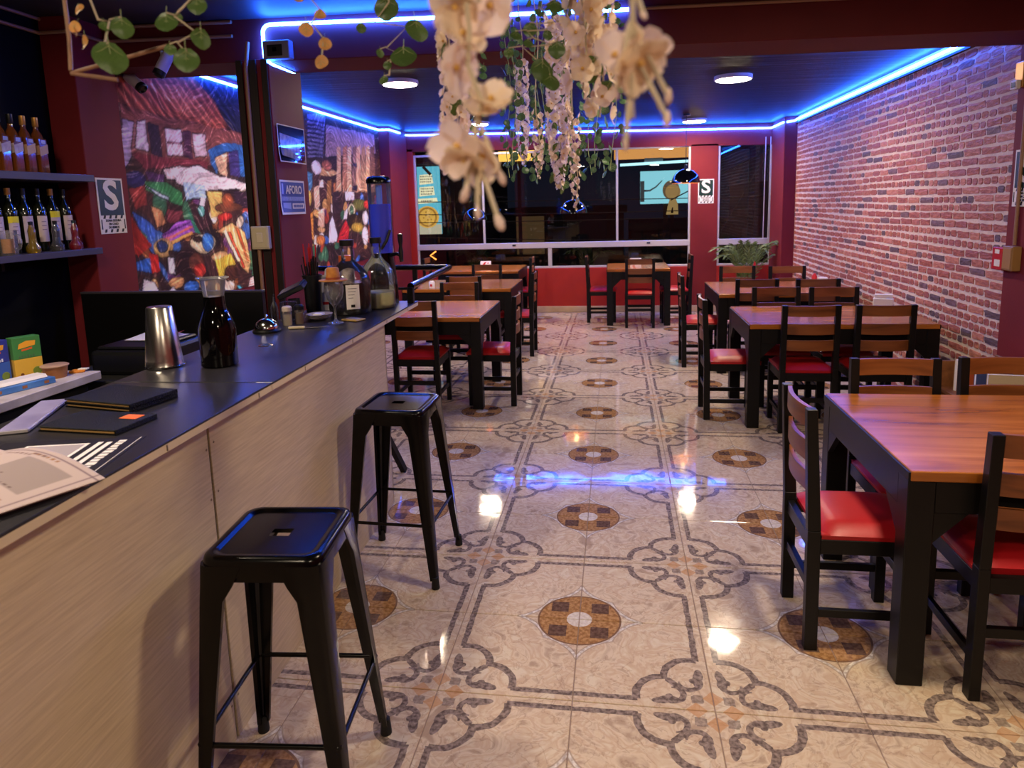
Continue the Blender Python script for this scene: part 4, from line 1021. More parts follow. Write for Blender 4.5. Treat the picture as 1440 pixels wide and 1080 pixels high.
def menu(lb, dx, dy, dz, seed):
    t = thing('menu_sheet', lb, 'menu', (0, 0, 0))
    c0 = np.array((-.886+dx, -1.272+dy)); e1 = np.array((-.40, .148))*1.05; e2 = np.array((-.135, -.30))*1.0
    def fn(U, V):
        x = c0[0]+e1[0]*U+e2[0]*V; y = c0[1]+e1[1]*U+e2[1]*V
        z = CT+.006+dz+.030*np.sin(np.clip(U*1.15, 0, 1)*3.14)*(1-.3*V)
        return x, y, z
    o = print_plane('printed_sheet', sheet_print(120, 90, seed), fn, t, PRINT)
    sd = o.modifiers.new('paper_thickness', 'SOLIDIFY'); sd.thickness = .0012; sd.offset = -1
menu('curled printed menu sheet on the near corner of the bar, upper of two', 0, 0, .006, 1)
menu('printed menu sheet under the curled one on the near corner of the bar', -.028, -.012, -.004, 2)

# ---- things on the back worktop
WT = .90
def teabox(x, y, rz, c_top, c_bot, lb, txt):
    t = thing('tea_box', lb, 'box', (x, y, WT), R(rz), 'tea boxes on the back worktop')
    w, d, h = .11, .055, .185
    m1 = mat('box_'+txt+'_a', c_top, .45); m2 = mat('box_'+txt+'_b', c_bot, .45)
    B().box(-d/2, d/2, -w/2, w/2, .09, h).obj('carton_upper', m1, t, bevel=.0015)
    B().box(-d/2, d/2, -w/2, w/2, 0, .09).obj('carton_lower', m2, t, bevel=.0015)
    fx = d/2+.0008
    B().prism([(-.035, .135), (.032, .145), (.036, .165), (.0, .168), (-.03, .156)], fx-.0008, fx, Matrix(((0, 0, 1, 0), (1, 0, 0, 0), (0, 1, 0, 0), (0, 0, 0, 1)))).obj('logo_ribbon', mat('ribbon_yellow', srgb(235, 165, 45), .5), t)
    B().prism([(-.022, .124), (.02, .130), (.02, .138), (-.022, .132)], fx-.0008, fx, Matrix(((0, 0, 1, 0), (1, 0, 0, 0), (0, 1, 0, 0), (0, 0, 0, 1)))).obj('logo_ribbon', mat('ribbon_orange', srgb(225, 95, 40), .5), t)
    for k in range(6): B().box(fx-.0005, fx+.0002, -.036+k*.011, -.029+k*.011, .094, .104+(.003 if k % 2 else 0)).obj('block_letter', mat('letter_'+txt, srgb(70, 110, 70) if txt == 'green' else srgb(225, 225, 230), .5), t)
    B().lathe([(0, 0), (.018, 0), (.014, .001)], 14, M=Matrix.Rotation(R(90), 4, 'Y'), c=(fx, .03, .03)).obj('fruit_print', mat('fruit_green', srgb(120, 140, 50), .5), t)
    B().lathe([(0, 0), (.007, 0), (.006, .001)], 12, M=Matrix.Rotation(R(90), 4, 'Y'), c=(fx, -.03, .022)).obj('seal_print', mat('seal_brown', srgb(120, 70, 20), .5), t)
teabox(-2.43, .165, -24, srgb(64, 128, 66), srgb(215, 170, 60), 'green and yellow tea carton on the back worktop', 'green')
teabox(-2.475, .045, -8, srgb(52, 60, 140), srgb(60, 96, 170), 'blue tea carton on the back worktop', 'blue')
t = thing('plastic_container', 'small clear lidded container of brown sauce on the back worktop', 'container', (-2.30, .175, WT))
B().lathe([(0, 0), (.042, 0), (.050, .05), (0, .05)], 28).obj('sauce', mat('brown_sauce', srgb(168, 112, 66), .4, noise=srgb(140, 88, 48), nscale=20), t, smooth=.7)
B().lathe([(.0, .052), (.055, .051), (.056, .055), (.050, .058), (0, .056)], 28).obj('lid', mat('milky_lid', srgb(185, 150, 125), .3), t, smooth=.7)
t = thing('snack_pack', 'flat blue snack pack with a white flap on the back worktop', 'packet', (-2.30, -.04, WT), R(-14))
B().box(-.07, .05, -.18, .14, 0, .028).obj('pack', mat('sky_blue_pack', srgb(86, 140, 205), .4, noise=srgb(60, 105, 175), nscale=9), t, bevel=.003)
B().hexa([(-.075, -.18, .03), (.03, -.18, .03), (.03, .12, .03), (-.075, .15, .03), (-.08, -.18, .034), (.02, -.18, .042), (.02, .12, .042), (-.08, .15, .034)]).obj('flap', PAPER, t)
for y in (-.1, .0, .09): B().box(.0503, .0508, y, y+.02, .008, .02).obj('printed_nut', mat('nut_print', srgb(150, 95, 60), .6), t)
t = thing('candy_wrapper', 'crumpled orange and white wrapper on the back worktop', 'wrapper', (-2.27, .265, WT), R(20))
B().prism([(-.03, -.02), (.0, -.024), (.035, -.012), (.03, .015), (-.02, .02)], .001, .012).obj('foil', mat('orange_foil', srgb(215, 130, 40), .4), t, bevel=.003)
B().prism([(.0, .0), (.04, -.006), (.045, .018), (.01, .022)], .010, .016).obj('paper', PAPER, t, bevel=.002)
t = thing('equipment_cabinet', 'low black cabinet behind the bar', 'cabinet', (-2.22, .66, 0))
B().box(-.3, .3, -.33, .5, 0, .84).obj('body', BLACKMATTE, t, bevel=.004)
B().box(-.28, .28, -.334, -.33, .08, .80).obj('door', BLACKPL, t, bevel=.002)
t = thing('receipt_printer', 'black receipt printer heaped with papers behind the bar', 'printer', (-2.18, .66, .84))
B().box(-.17, .17, -.22, .2, 0, .12).obj('body', BLACKPL, t, bevel=.02, seg=2)
B().box(-.15, .15, -.19, .16, .12, .135).obj('lid', BLACKPL, t, bevel=.006)
b = B(); b.grid(lambda u, v: (-.10+.22*u, -.06+.2*v, .142+.018*math.sin(u*5)*v+.012*v), 8, 6); b.obj('receipt', PAPER, t, solid=.001)
b = B(); b.grid(lambda u, v: (-.02+.12*u, .03+.10*v, .152+.018*math.sin(u*5+1)*v+.012*v), 6, 4); b.obj('receipt_print', mat('red_receipt', srgb(180, 60, 45), .6), t, solid=.001)
t = thing('paper_stack', 'thin stack of slips lying beside the printer', 'papers', (-1.945, .50, .84), R(15))
B().box(-.02, .02, -.10, .10, 0, .012).obj('slips', PAPER, t, bevel=.001)

# ---- bottle shelves
SHELF = mat('grey_shelf_board', srgb(66, 62, 78), .45)
for z0, z1, lb in ((1.80, 1.84, 'upper grey wall shelf holding whisky bottles'), (1.372, 1.408, 'lower grey wall shelf holding syrup bottles and small bottles')):
    t = thing('wall_shelf', lb, 'shelf', (-3.065, -.35, z0), 0, 'bottle shelves')
    B().box(-.133, .133, -1.7, 1.685, 0, z1-z0).obj('board', SHELF, t, bevel=.002)
    for y in (-1.2, .2, 1.2): B().box(-.133, -.10, y, y+.02, -.06, 0).obj('bracket', BLACKPL, t)
AMBER = mat('amber_whisky', srgb(150, 82, 22), .06, trans=.55, coat=.6)
WLAB = mat('whisky_label', srgb(188, 172, 176), .5, noise=srgb(150, 130, 140), nscale=40)
GOLD = mat('gold_cap', srgb(190, 140, 70), .35, metal=.6)
def whisky(y, lb, lm, capm):
    t = thing('whisky_bottle', lb, 'bottle', (-3.05, y, 1.84), R(6), 'whisky bottles on the upper shelf')
    B().box(-.033, .033, -.033, .033, .0, .195).obj('bottle', AMBER, t, bevel=.008, seg=2)
    B().lathe([(.031, .19), (.026, .215), (.015, .235), (.0125, .25), (.0125, .272), (0, .272)], 20).obj('neck', AMBER, t, smooth=.8)
    B().lathe([(0, .308), (.0150, .308), (.0155, .262), (.013, .258), (0, .258)], 18).obj('cap', capm, t, smooth=.7)
    b = B(); b.hexa([(.0332, -.033, .095), (.0332, .033, .115), (.0336, .033, .115), (.0336, -.033, .095), (.0332, -.033, .145), (.0332, .033, .165), (.0336, .033, .165), (.0336, -.033, .145)]); b.obj('slanted_label', lm, t)
    b = B(); b.hexa([(-.033, -.0332, .095), (.0332, -.0332, .105), (.0332, -.0336, .105), (-.033, -.0336, .095), (-.033, -.0332, .145), (.0332, -.0332, .155), (.0332, -.0336, .155), (-.033, -.0336, .145)]); b.obj('slanted_label', lm, t)
    B().box(.0333, .0337, -.016, .016, .165, .185).obj('crest', mat('crest_blue', srgb(120, 130, 170), .4), t)
for y, lb, lm, cm in ((.829, 'whisky bottle at the left end of the upper shelf, cut by the frame', WLAB, BLACKPL), (.908, 'whisky bottle with a black cap, second on the upper shelf', WLAB, BLACKPL),
                  (.990, 'whisky bottle with a gold cap, third on the upper shelf', mat('whisky_label_tan', srgb(180, 140, 110), .5), GOLD), (1.075, 'whisky bottle with a tan neck, last on the upper shelf before the column', mat('whisky_label_b', srgb(170, 130, 105), .5), GOLD)):
    whisky(y, lb, lm, cm)
DGREEN = mat('dark_green_glass', srgb(24, 26, 14), .08, coat=.8)
LABS = [mat('bottle_label_pale', srgb(205, 190, 196), .55, noise=srgb(182, 165, 175), nscale=30), mat('bottle_label_cream', srgb(212, 192, 178), .55)]
YEL = mat('yellow_tag', srgb(222, 210, 40), .5)
def syrup(y, lb, capm, yellow, li):
    t = thing('syrup_bottle', lb, 'bottle', (-3.09, y, 1.408), R(10), 'tall bottles on the lower shelf')
    B().lathe([(0, 0), (.034, 0), (.0355, .005), (.0355, .225), (.031, .25), (.017, .275), (.0125, .29), (.0125, .33), (0, .33)], 24).obj('bottle', DGREEN, t, smooth=.8)
    B().lathe([(.0145, .315), (.015, .32), (.015, .352), (0, .353)], 18).obj('cap', capm, t, smooth=.7)
    a0 = R(-75)
    b = B(); b.grid(lambda u, v: (.0361*math.cos(a0+u*2.0), .0361*math.sin(a0+u*2.0), .055+.145*v), 10, 1); b.obj('label', LABS[li], t)
    for k in range(3):
        b = B(); b.grid(lambda u, v: (.0365*math.cos(a0+.5+u*.7), .0365*math.sin(a0+.5+u*.7), .165-.022*k+.004*v), 4, 1); b.obj('label_print', mat('label_grey', srgb(130, 110, 125), .6), t)
    if yellow:
        b = B(); b.grid(lambda u, v: (.0366*math.cos(a0+u*1.9), .0366*math.sin(a0+u*1.9), yellow+.035*v), 8, 1); b.obj('yellow_tag', YEL, t)
for y, lb, cm, yl, li in ((.775, 'tall dark bottle with a pale label at the left end of the lower shelf', BLACKPL, 0, 0), (.872, 'tall dark bottle with a low yellow tag and gold cap', GOLD, .165, 0),
                      (.968, 'tall dark bottle with a pale label behind the small yellow bottle', BLACKPL, 0, 0), (1.066, 'tall dark bottle with a narrow cream label in mid shelf', BLACKPL, 0, 1),
                      (1.162, 'tall dark bottle with a yellow tag at its shoulder', GOLD, .19, 0), (1.256, 'tall dark bottle nearest the maroon column', BLACKPL, 0, 1)):
    syrup(y, lb, cm, yl, li)
def small(y, lb, m):
    t = thing('small_bottle', lb, 'bottle', (-2.985, y, 1.408), 0, 'small bottles at the front of the lower shelf')
    B().lathe([(0, 0), (.030, 0), (.036, .012), (.034, .035), (.020, .055), (.018, .085), (.020, .12), (.012, .145), (.010, .155), (0, .155)], 24).obj('bottle', m, t, smooth=.9)
    B().lathe([(.011, .152), (.012, .153), (.012, .170), (0, .172)], 14).obj('cap', BLACKPL, t, smooth=.7)
small(.885, 'small yellow bottle at the front of the lower shelf', mat('yellow_glass', srgb(150, 120, 26), .06, trans=.5, coat=.6))
small(1.05, 'small clear bottle at the front of the lower shelf', mat('smoke_glass', srgb(90, 90, 88), .05, trans=.6, coat=.6))
small(1.19, 'small red bottle at the front of the lower shelf', mat('red_glass', srgb(140, 20, 16), .06, trans=.4, coat=.6))
t = thing('glass_mug', 'square glass mug of amber drink on the lower shelf', 'mug', (-2.985, .725, 1.408))
B().lathe([(0, .012), (.040, .012), (.042, .085), (0, .085)], 20).obj('drink', mat('amber_drink', srgb(186, 122, 52), .2, coat=.3), t, smooth=.7)
B().lathe([(.045, 0), (.047, .13), (.044, .13), (.042, .012), (0, .010)], 20).obj('glass', GLASS, t, smooth=.8)
B().tube([(.045, 0, .11), (.075, 0, .10), (.08, 0, .065), (.07, 0, .035), (.044, 0, .03)], .007, 8).obj('handle', GLASS, t, smooth=1)

# ================================================================== SIGNS AND WALL FIXTURES
GREENS = mat('sign_green', srgb(10, 46, 36), .45)
def s_sign(loc, rot, w, h, lb, cat='sign'):
    t = thing('evacuation_sign', lb, cat, loc, 0, 'green S evacuation signs', rot)
    B().box(-w/2, w/2, -h/2, h/2, -.003, 0).obj('plate', PAPER, t)
    B().box(-w/2+.012, w/2-.012, -h/2+h*.33, h/2-.012, 0, .0006).obj('green_field', GREENS, t)
    text('S', h*.74, PAPER, t, (0, h*.165, .0012), bold=.006, sx=1.12)
    for sy in (-h/2+h*.30, -h/2+.018):
        for k in range(4):
            a = -w/2+.03+k*(w-.06)/3.4
            B().prism([(a, sy-.010), (a+.018, sy-.010), (a+.026, sy+.010), (a+.008, sy+.010)], 0, .0006).obj('hazard_dash', BLACKINK, t)
    for sx in (-1, 1):
        B().prism([(sx*(w/2-.014)-.005, -h*.42), (sx*(w/2-.014)+.005, -h*.42), (sx*(w/2-.014)+.004, -h*.24), (sx*(w/2-.014)-.004, -h*.24)], 0, .0006).obj('hazard_dash', BLACKINK, t)
    for k, s_ in enumerate(('ZONA SEGURA', 'EN CASO', 'DE SISMOS')):
        text(s_, h*.058, BLACKINK, t, (0, -h*.265-k*h*.062, .0008), bold=.0005)
    return t
s_sign((-2.9965, 1.536, 1.659), FACE_PX, .232, .345, 'green S safety sign on the maroon column beside the bottle shelves')
s_sign((1.408, 7.7165, 1.708), FACE_NY, .215, .337, 'green S safety sign on the pier between the windows')
s_sign((2.4265, 1.865, 1.665), FACE_NX, .235, .32, 'green S safety sign at the right edge beside the brick wall')
NAVY = mat('sign_navy', srgb(44, 62, 132), .45)
t = thing('capacity_sign', 'blue paper sign reading AFORO on the pillar', 'sign', (-1.9065, 1.795, 1.682), 0, None, FACE_PX)
w, h = .345, .215
b = B(); b.grid(lambda u, v: (-w/2+w*u, -h/2+h*v, .001+.012*max(0, .25-v)*4*(1-u)*.6), 8, 8); b.obj('plate', PAPER, t, solid=.001)
b = B(); b.grid(lambda u, v: (-w/2+.012+(w-.024)*u, -h/2+.014+(h-.026)*v, .0024+.012*max(0, .22-v)*4*(1-u)*.6), 8, 8); b.obj('blue_field', NAVY, t)
text('AFORO', .072, PAPER, t, (.015, .045, .0045), sx=.93, bold=.002)
B().box(-.15, -.128, .02, .085, .0026, .003).obj('figure_icon', mat('pale_blue_print', srgb(150, 165, 215), .5), t)
q = random.Random(3)
x = -.15
while x < .14:
    w_ = q.uniform(.008, .016); B().box(x, x+w_, -.022, .004, .0026, .003).obj('block_letter', mat('pale_blue_print', srgb(150, 165, 215), .5), t); x += w_+.004
B().box(-.145, -.04, -.075, -.034, .004, .0046).obj('number_box', mat('pale_blue_print', srgb(150, 165, 215), .5), t)
B().box(-.02, .145, -.072, -.038, .004, .0046).obj('number_box', PAPER, t)
x = -.005
while x < .125:
    w_ = q.uniform(.010, .016); B().box(x, x+w_, -.064, -.046, .0046, .005).obj('block_letter', NAVY, t); x += w_+.004
t = thing('laminated_notice', 'glossy laminated notice with a dark border above the AFORO sign', 'notice', (-1.9065, 1.83, 2.015), 0, None, FACE_PX)
GLOSSD = mat('laminate_dark', srgb(30, 28, 34), .06, coat=1)
GLOSSP = mat('laminate_pale', srgb(190, 192, 220), .08, noise=srgb(110, 120, 190), nscale=26, coat=1)
fn0 = lambda u, v: .004+.03*max(0, .3-v)*(1-u)
b = B(); b.grid(lambda u, v: (-.19+.38*u, -.115+.23*v, fn0(u, v)), 8, 8); b.obj('border', PAPER, t, solid=.001)
b = B(); b.grid(lambda u, v: (-.183+.366*u, -.108+.216*v, .0015+fn0(u, v)), 8, 8); b.obj('dark_field', GLOSSD, t)
b = B(); b.grid(lambda u, v: (-.165+.25*u+.05*v*u, -.075+.135*v-.02*u, .003+fn0(u*.8, v)), 8, 8); b.obj('print', GLOSSP, t)

def boxthing(name, lb, cat, c, parts, rz=0):
    t = thing(name, lb, cat, c, rz)
    for nm, (x0, x1, y0, y1, z0, z1), m, bv in parts: B().box(x0, x1, y0, y1, z0, z1).obj(nm, m, t, bevel=bv)
    return t
boxthing('switch_box', 'cream surface switch box on the dark pillar boards', 'switch', (-2.03, 1.595, 1.437), [('box', (-.058, .058, -.035, 0, -.071, .071), CREAM, .004), ('plate', (-.05, .05, -.039, -.035, -.062, .062), CREAM, .002), ('rocker', (-.02, .02, -.043, -.039, -.03, .03), mat('rocker', srgb(220, 205, 180), .4), .002)])
boxthing('emergency_light', 'small grey emergency light box high on the beam by the pillar', 'emergency light', (-1.835, 1.628, 2.54), [('box', (-.083, .083, -.06, 0, -.05, .055), mat('grey_box', srgb(120, 118, 140), .4), .004), ('grille', (-.055, .04, -.063, -.06, -.035, .03), BLACKPL, .001), ('lens', (-.02, .005, -.066, -.063, -.01, .015), BLACKM, .001)])
def conduit(lb, pts, r=.011):
    o = B().tube(pts, r, 8).obj('conduit', CONDUIT, smooth=1); tag(o, lb, 'conduit', 'tan cable conduits')
conduit('upper tan conduit along the bar beam left of the pillar', [(-3.19, -1.0, 2.748), (-3.19, 1.59, 2.748), (-3.17, 1.615, 2.748), (-2.13, 1.615, 2.726)])
conduit('lower tan conduit along the bar beam left of the pillar', [(-3.185, -1.0, 2.665), (-3.185, 1.34, 2.665), (-2.99, 1.345, 2.665), (-2.985, 1.6, 2.663), (-2.96, 1.615, 2.663), (-2.13, 1.615, 2.645)])
conduit('tan conduit along the front of the beam on the right', [(.30, 1.615, 2.643), (2.42, 1.615, 2.605)], .010)
conduit('thin tan conduit running up the pillar above the switch box', [(-2.045, 1.588, 1.51), (-2.045, 1.588, 2.44), (-2.02, 1.59, 2.60)], .012)
conduit('thin tan conduit running down the pillar below the switch box', [(-2.055, 1.588, 1.364), (-2.055, 1.588, .4)], .012)
conduit('tan conduit on the right wall above the alarm box', [(2.418, 1.905, 1.285), (2.418, 1.905, 2.35)], .010)
boxthing('alarm_box', 'red fire alarm call box on the right wall', 'alarm', (2.43, 2.01, 1.20), [('box', (-.045, 0, -.055, .06, -.066, .066), mat('alarm_red', srgb(190, 22, 26), .4), .004), ('upper_label', (-.0458, -.045, -.02, .03, .03, .055), PAPER, 0), ('lower_label', (-.0458, -.045, -.03, .03, -.045, -.005), PAPER, 0)])
boxthing('junction_box', 'brass-coloured junction box beside the red alarm box', 'junction box', (2.43, 1.90, 1.21), [('box', (-.05, 0, -.055, .05, -.07, .07), mat('ochre_box', srgb(150, 112, 66), .45), .004), ('cover', (-.053, -.05, -.045, .04, -.06, .06), mat('ochre_cover', srgb(165, 124, 76), .45), .001)])
boxthing('wall_sensor', 'brass and white sensor high on the right wall under the beam', 'sensor', (2.43, 1.965, 2.22), [('mount', (-.03, 0, -.04, .04, -.05, .09), GOLD, .004), ('head', (-.055, -.03, -.03, .035, -.06, -.01), WHITE, .004), ('lens', (-.058, -.055, -.02, .02, -.05, -.02), BLACKM, .001)])
def bullet(lb, loc, d):
    t = thing('bullet_camera', lb, 'camera', loc, 0, 'bullet cameras')
    d = Vector(d).normalized(); Mr = d.to_track_quat('Z', 'Y').to_matrix().to_4x4()
    B().lathe([(0, -.07), (.032, -.07), (.036, -.05), (.036, .05), (0, .05)], 24, M=Mr).obj('body', mat('camera_white', srgb(190, 180, 200), .4), t, smooth=.7)
    B().lathe([(.036, .05), (.037, .078), (.028, .085), (.02, .072), (0, .070)], 24, M=Mr).obj('lens_hood', BLACKPL, t, smooth=.7)
    B().tube([(0, 0, .03), (-.02, .02, .075)], .011, 8).obj('bracket', WHITE, t)
bullet('pale bullet camera under the bar beam, the nearer one', (-2.56, 1.565, 2.50), (-.35, -.35, -.9))
bullet('pale bullet camera at the top corner of the mural', (-2.98, 1.86, 2.465), (.75, -.1, -.62))

# pendants near the windows
PENDB = mat('pendant_black_gloss', srgb(12, 12, 18), .08, coat=1); PENDG = mat('pendant_gold_inside', srgb(215, 150, 60), .35, metal=.7)
BULB = emat('pendant_bulb', (1, .62, .25), 45)
def pendant(x, y, zb, r, lb):
    t = thing('pendant_lamp', lb, 'pendant lamp', (x, y, zb), 0, 'black dome pendant lamps')
    pr = [(r*math.cos(R(a)), r*math.sin(R(a))*1.02) for a in range(0, 91, 9)]; pr[-1] = (.012, r*1.02)
    B().lathe(pr, 36).obj('shade', PENDB, t, smooth=1.3)
    B().lathe([(q*.985, z*.985) for q, z in pr], 36).obj('shade_lining', PENDG, t, smooth=1.3)
    B().tube([(0, 0, r), (0, 0, zt(x, 2.6)-zb)], .004, 8).obj('cable', BLACKPL, t)
    B().lathe([(0, r*1.0), (.02, r*1.0), (.02, r+.05), (0, r+.055)], 16).obj('socket', BLACKPL, t, smooth=.7)
    B().lathe([(0, .045), (.028, .06), (.035, .09), (.02, .13), (.012, .15), (0, .15)], 18).obj('bulb', BULB, t, smooth=1.2)
    B().lathe([(0, 0), (.045, 0), (.045, -.02), (0, -.02)], 20, (0, 0, zt(x, 2.6)-zb)).obj('ceiling_rose', BLACKPL, t, smooth=.7)
pendant(1.008, 6.45, 1.80, .172, 'black dome pendant hung highest, in front of the pier')
pendant(-.383, 6.45, 1.47, .172, 'black dome pendant hanging low in the middle of the long window')
pendant(-1.655, 6.45, 1.415, .155, 'black dome pendant hanging low at the left of the window')

# ---- small things on tables
def card(x, y, rz, lb):
    t = thing('table_card', lb, 'card', (x, y, TH), R(rz), 'red and white table cards')
    B().hexa([(-.075, -.03, 0), (.075, -.03, 0), (.075, -.028, 0), (-.075, -.028, 0), (-.075, 0, .085), (.075, 0, .085), (.075, .002, .085), (-.075, .002, .085)]).obj('front_sheet', PAPER, t)
    B().hexa([(-.075, .03, 0), (.075, .03, 0), (.075, .032, 0), (-.075, .032, 0), (-.075, .002, .085), (.075, .002, .085), (.075, .004, .085), (-.075, .004, .085)]).obj('rear_sheet', PAPER, t)
    B().prism([(-.05, .01), (-.02, .012), (.0, .06), (.015, .07), (-.01, .072), (-.035, .05)], 0, .001, Matrix(((1, 0, 0, 0), (0, .34, -1, -.0305), (0, 1, 0, 0), (0, 0, 0, 1)))).obj('red_print', REDINK, t)
    B().lathe([(0, 0), (.010, 0), (.009, .001)], 12, (.035, -.0125, .055), M=Matrix.Rotation(R(90), 4, 'X')).obj('red_dot', REDINK, t)
card(-1.66, 7.12, 0, 'white and red folded card on the farthest left table')
card(.42, 7.2, 0, 'white and red folded card on the small square table')
t = thing('napkin_holder', 'white napkin holder on the second right table by the bricks', 'napkins', (2.18, 3.16, TH), R(-20))
B().box(-.07, .07, -.03, .03, 0, .07).obj('holder', WHITE, t, bevel=.006)
B().box(-.062, .062, -.02, .02, .07, .10).obj('napkins', PAPER, t, bevel=.004)
t = thing('condiment_rack', 'small red and white condiment rack on the third right table', 'condiments', (2.15, 4.75, TH))
B().box(-.02, .07, -.03, .03, 0, .06).obj('white_box', PAPER, t, bevel=.003)
B().lathe([(0, 0), (.025, 0), (.025, .07), (.01, .10), (0, .10)], 16, (-.05, 0, 0)).obj('red_bottle', REDCUP, t, smooth=.8)
t = thing('sugar_jar', 'small white and red jar on the middle left table', 'jar', (-1.80, 4.70, TH))
B().lathe([(0, 0), (.03, 0), (.032, .06), (.02, .075), (0, .075)], 18).obj('jar', PAPER, t, smooth=.8)
B().box(-.01, .012, -.0328, -.030, .02, .045).obj('red_label', REDINK, t)
t = thing('low_bookshelf', 'low wooden shelf with magazines against the right wall', 'shelf', (2.27, 1.72, 0))
CRATE = wood('crate_wood', srgb(96, 56, 28), srgb(128, 80, 42), srgb(150, 98, 54), 1, .5)
B().box(-.17, .155, -.30, -.28, 0, .58).obj('side_board', CRATE, t, bevel=.002)
B().box(-.17, .155, .28, .30, 0, .58).obj('side_board', CRATE, t, bevel=.002)
B().box(-.17, .155, -.28, .28, .05, .07).obj('shelf_board', CRATE, t, bevel=.002)
B().box(-.17, .155, -.28, .28, .40, .42).obj('shelf_board', CRATE, t, bevel=.002)
B().box(.14, .155, -.28, .28, .07, .62).obj('back_board', CRATE, t, bevel=.002)
for k, (y, c) in enumerate(((-.20, srgb(190, 170, 140)), (-.06, srgb(60, 70, 120)), (.08, srgb(190, 90, 50)), (.2, srgb(170, 140, 110)))):
    m = thing('magazine', ['cream', 'navy', 'orange', 'tan'][k]+' magazine standing in the low wooden shelf', 'magazine', (2.25, 1.72+y, .4205), R(8*k-10), 'magazines in the low shelf')
    B().box(-.10, .08, -.012, .012, 0, .19).obj('pages', PAPER, m); B().box(-.102, .082, -.014, -.012, 0, .192).obj('cover', mat('mag%d' % k, c, .4), m); B().box(-.102, .082, .012, .014, 0, .192).obj('cover', mat('mag%d' % k, c, .4), m)

# ---- plants
LEAFG = mat('palm_leaf', srgb(112, 128, 70), .5, noise=srgb(86, 104, 52), nscale=8)
def palm(x, y, z0, h, sp, n, lb, seed, potr=.15, poth=.3, pot=True):
    q = random.Random(seed); t = thing('potted_palm', lb, 'plant', (x, y, z0))
    if pot: B().lathe([(0, 0), (potr*.75, 0), (potr, poth), (potr*.92, poth), (potr*.88, poth-.03), (0, poth-.03)], 28).obj('pot', mat('clay_pot', srgb(120, 62, 42), .6), t, smooth=.7)
    for k in range(n):
        a = 6.283*k/n+q.uniform(-.3, .3); L = sp*q.uniform(.7, 1.1); hh = h*q.uniform(.75, 1.05)
        pts = [Vector((math.cos(a)*L*s_, math.sin(a)*L*.55*s_, poth+hh*(1-(1-s_*1.15)**2)*.95)) for s_ in [i/8 for i in range(9)]]
        b = B(); b.tube(pts, [.006-.0005*i for i in range(9)], 5)
        for i in range(1, 9):
            p = pts[i]; tg = (pts[i]-pts[i-1]).normalized(); sd = tg.cross(Vector((0, 0, 1))).normalized()
            for sg in (-1, 1):
                for f_ in (0, .5):
                    pp_ = p-(pts[i]-pts[i-1])*f_
                    tip = pp_+sd*sg*(.13-.008*i)+tg*.10+Vector((0, 0, -.035)); w_ = tg*.011
                    v = [b.bm.verts.new(pp_-w_), b.bm.verts.new((pp_+tip)/2+w_*.6+Vector((0, 0, .012))), b.bm.verts.new(tip), b.bm.verts.new((pp_+tip)/2-w_*1.2+Vector((0, 0, .006)))]
                    b._f(v)
        b.obj('frond', LEAFG, t, recalc=False)
    return t
pl = palm(1.90, 7.30, 0, .74, .44, 19, 'potted palm with feathery fronds in the corner below the narrow window', 2)
B().prism([(-.012, 0), (.014, 0), (.032, .12), (.012, .16), (-.008, .09)], -.004, .004, Matrix.Translation((.04, -.30, .62)) @ Matrix.Rotation(R(90), 4, 'X')).obj('red_bract', mat('red_bract', srgb(205, 40, 40), .5), pl)
struct('ledge_outside', B().box(-3.1, 2.5, 7.86, 8.75, .10, .25), mat('concrete', srgb(90, 84, 80), .8), 'concrete balcony ledge outside the windows')
palm(-2.05, 8.3, .25, .42, .30, 9, 'dim leafy plant outside the window at the left', 5)
palm(-.28, 8.3, .25, .42, .32, 9, 'dim leafy plant outside the window in the middle', 8)
BROADL = mat('broad_leaf', srgb(120, 140, 96), .45)

# ================================================================== NIGHT STREET OUTSIDE
struct('ground_street', B().box(-30, 30, 7.9, 60, -3.3, -3.2), mat('asphalt', srgb(40, 40, 44), .8), 'dark street below the windows')
B_ = mat('night_facade', srgb(92, 78, 66), .8, noise=srgb(70, 60, 54), nscale=1.2)
LITW = emat('dim_lit_window', (1.0, .55, .22), .035)
DARKW = mat('dark_pane', srgb(18, 20, 26), .3)
def building(x0, x1, y0, z1, lb, seed, lit):
    q = random.Random(seed); t = thing('building', lb, 'building', ((x0+x1)/2, y0, -3.2), 0, 'dark buildings across the street')
    w = x1-x0
    B().box(-w/2, w/2, 0, 5, 0, z1+3.2).obj('wall', B_, t)
    B().box(-w/2-.1, w/2+.1, -.25, 0, z1+3.0, z1+3.2).obj('cornice', B_, t)
    nx = max(2, int(w/1.6)); k = 0
    for i in range(nx):
        for zz in (.6, 3.2, 5.4):
            if zz+1.3 > z1+3.0: continue
            x = -w/2+(i+.5)*w/nx
            f = B().box(x-.5, x+.5, -.06, 0, zz, zz+1.3).obj('window', B_, t)
            B().box(x-.43, x+.43, -.07, -.06, zz+.07, zz+1.23).obj('pane', LITW if (k % lit == 1) else DARKW, f); k += 1
building(-9, -3.6, 17, 3.2, 'dark low building across the street at the left', 1, 5)
building(-3.4, .4, 19, 1.5, 'dark low building across the street in the middle', 2, 4)
building(.6, 3.6, 17.5, 1.0, 'dark low building across the street behind the billboard', 3, 3)
building(3.8, 9, 16, 2.0, 'dark low building across the street at the right', 4, 3)
cb = mat('cable_black', srgb(70, 62, 54), .6)
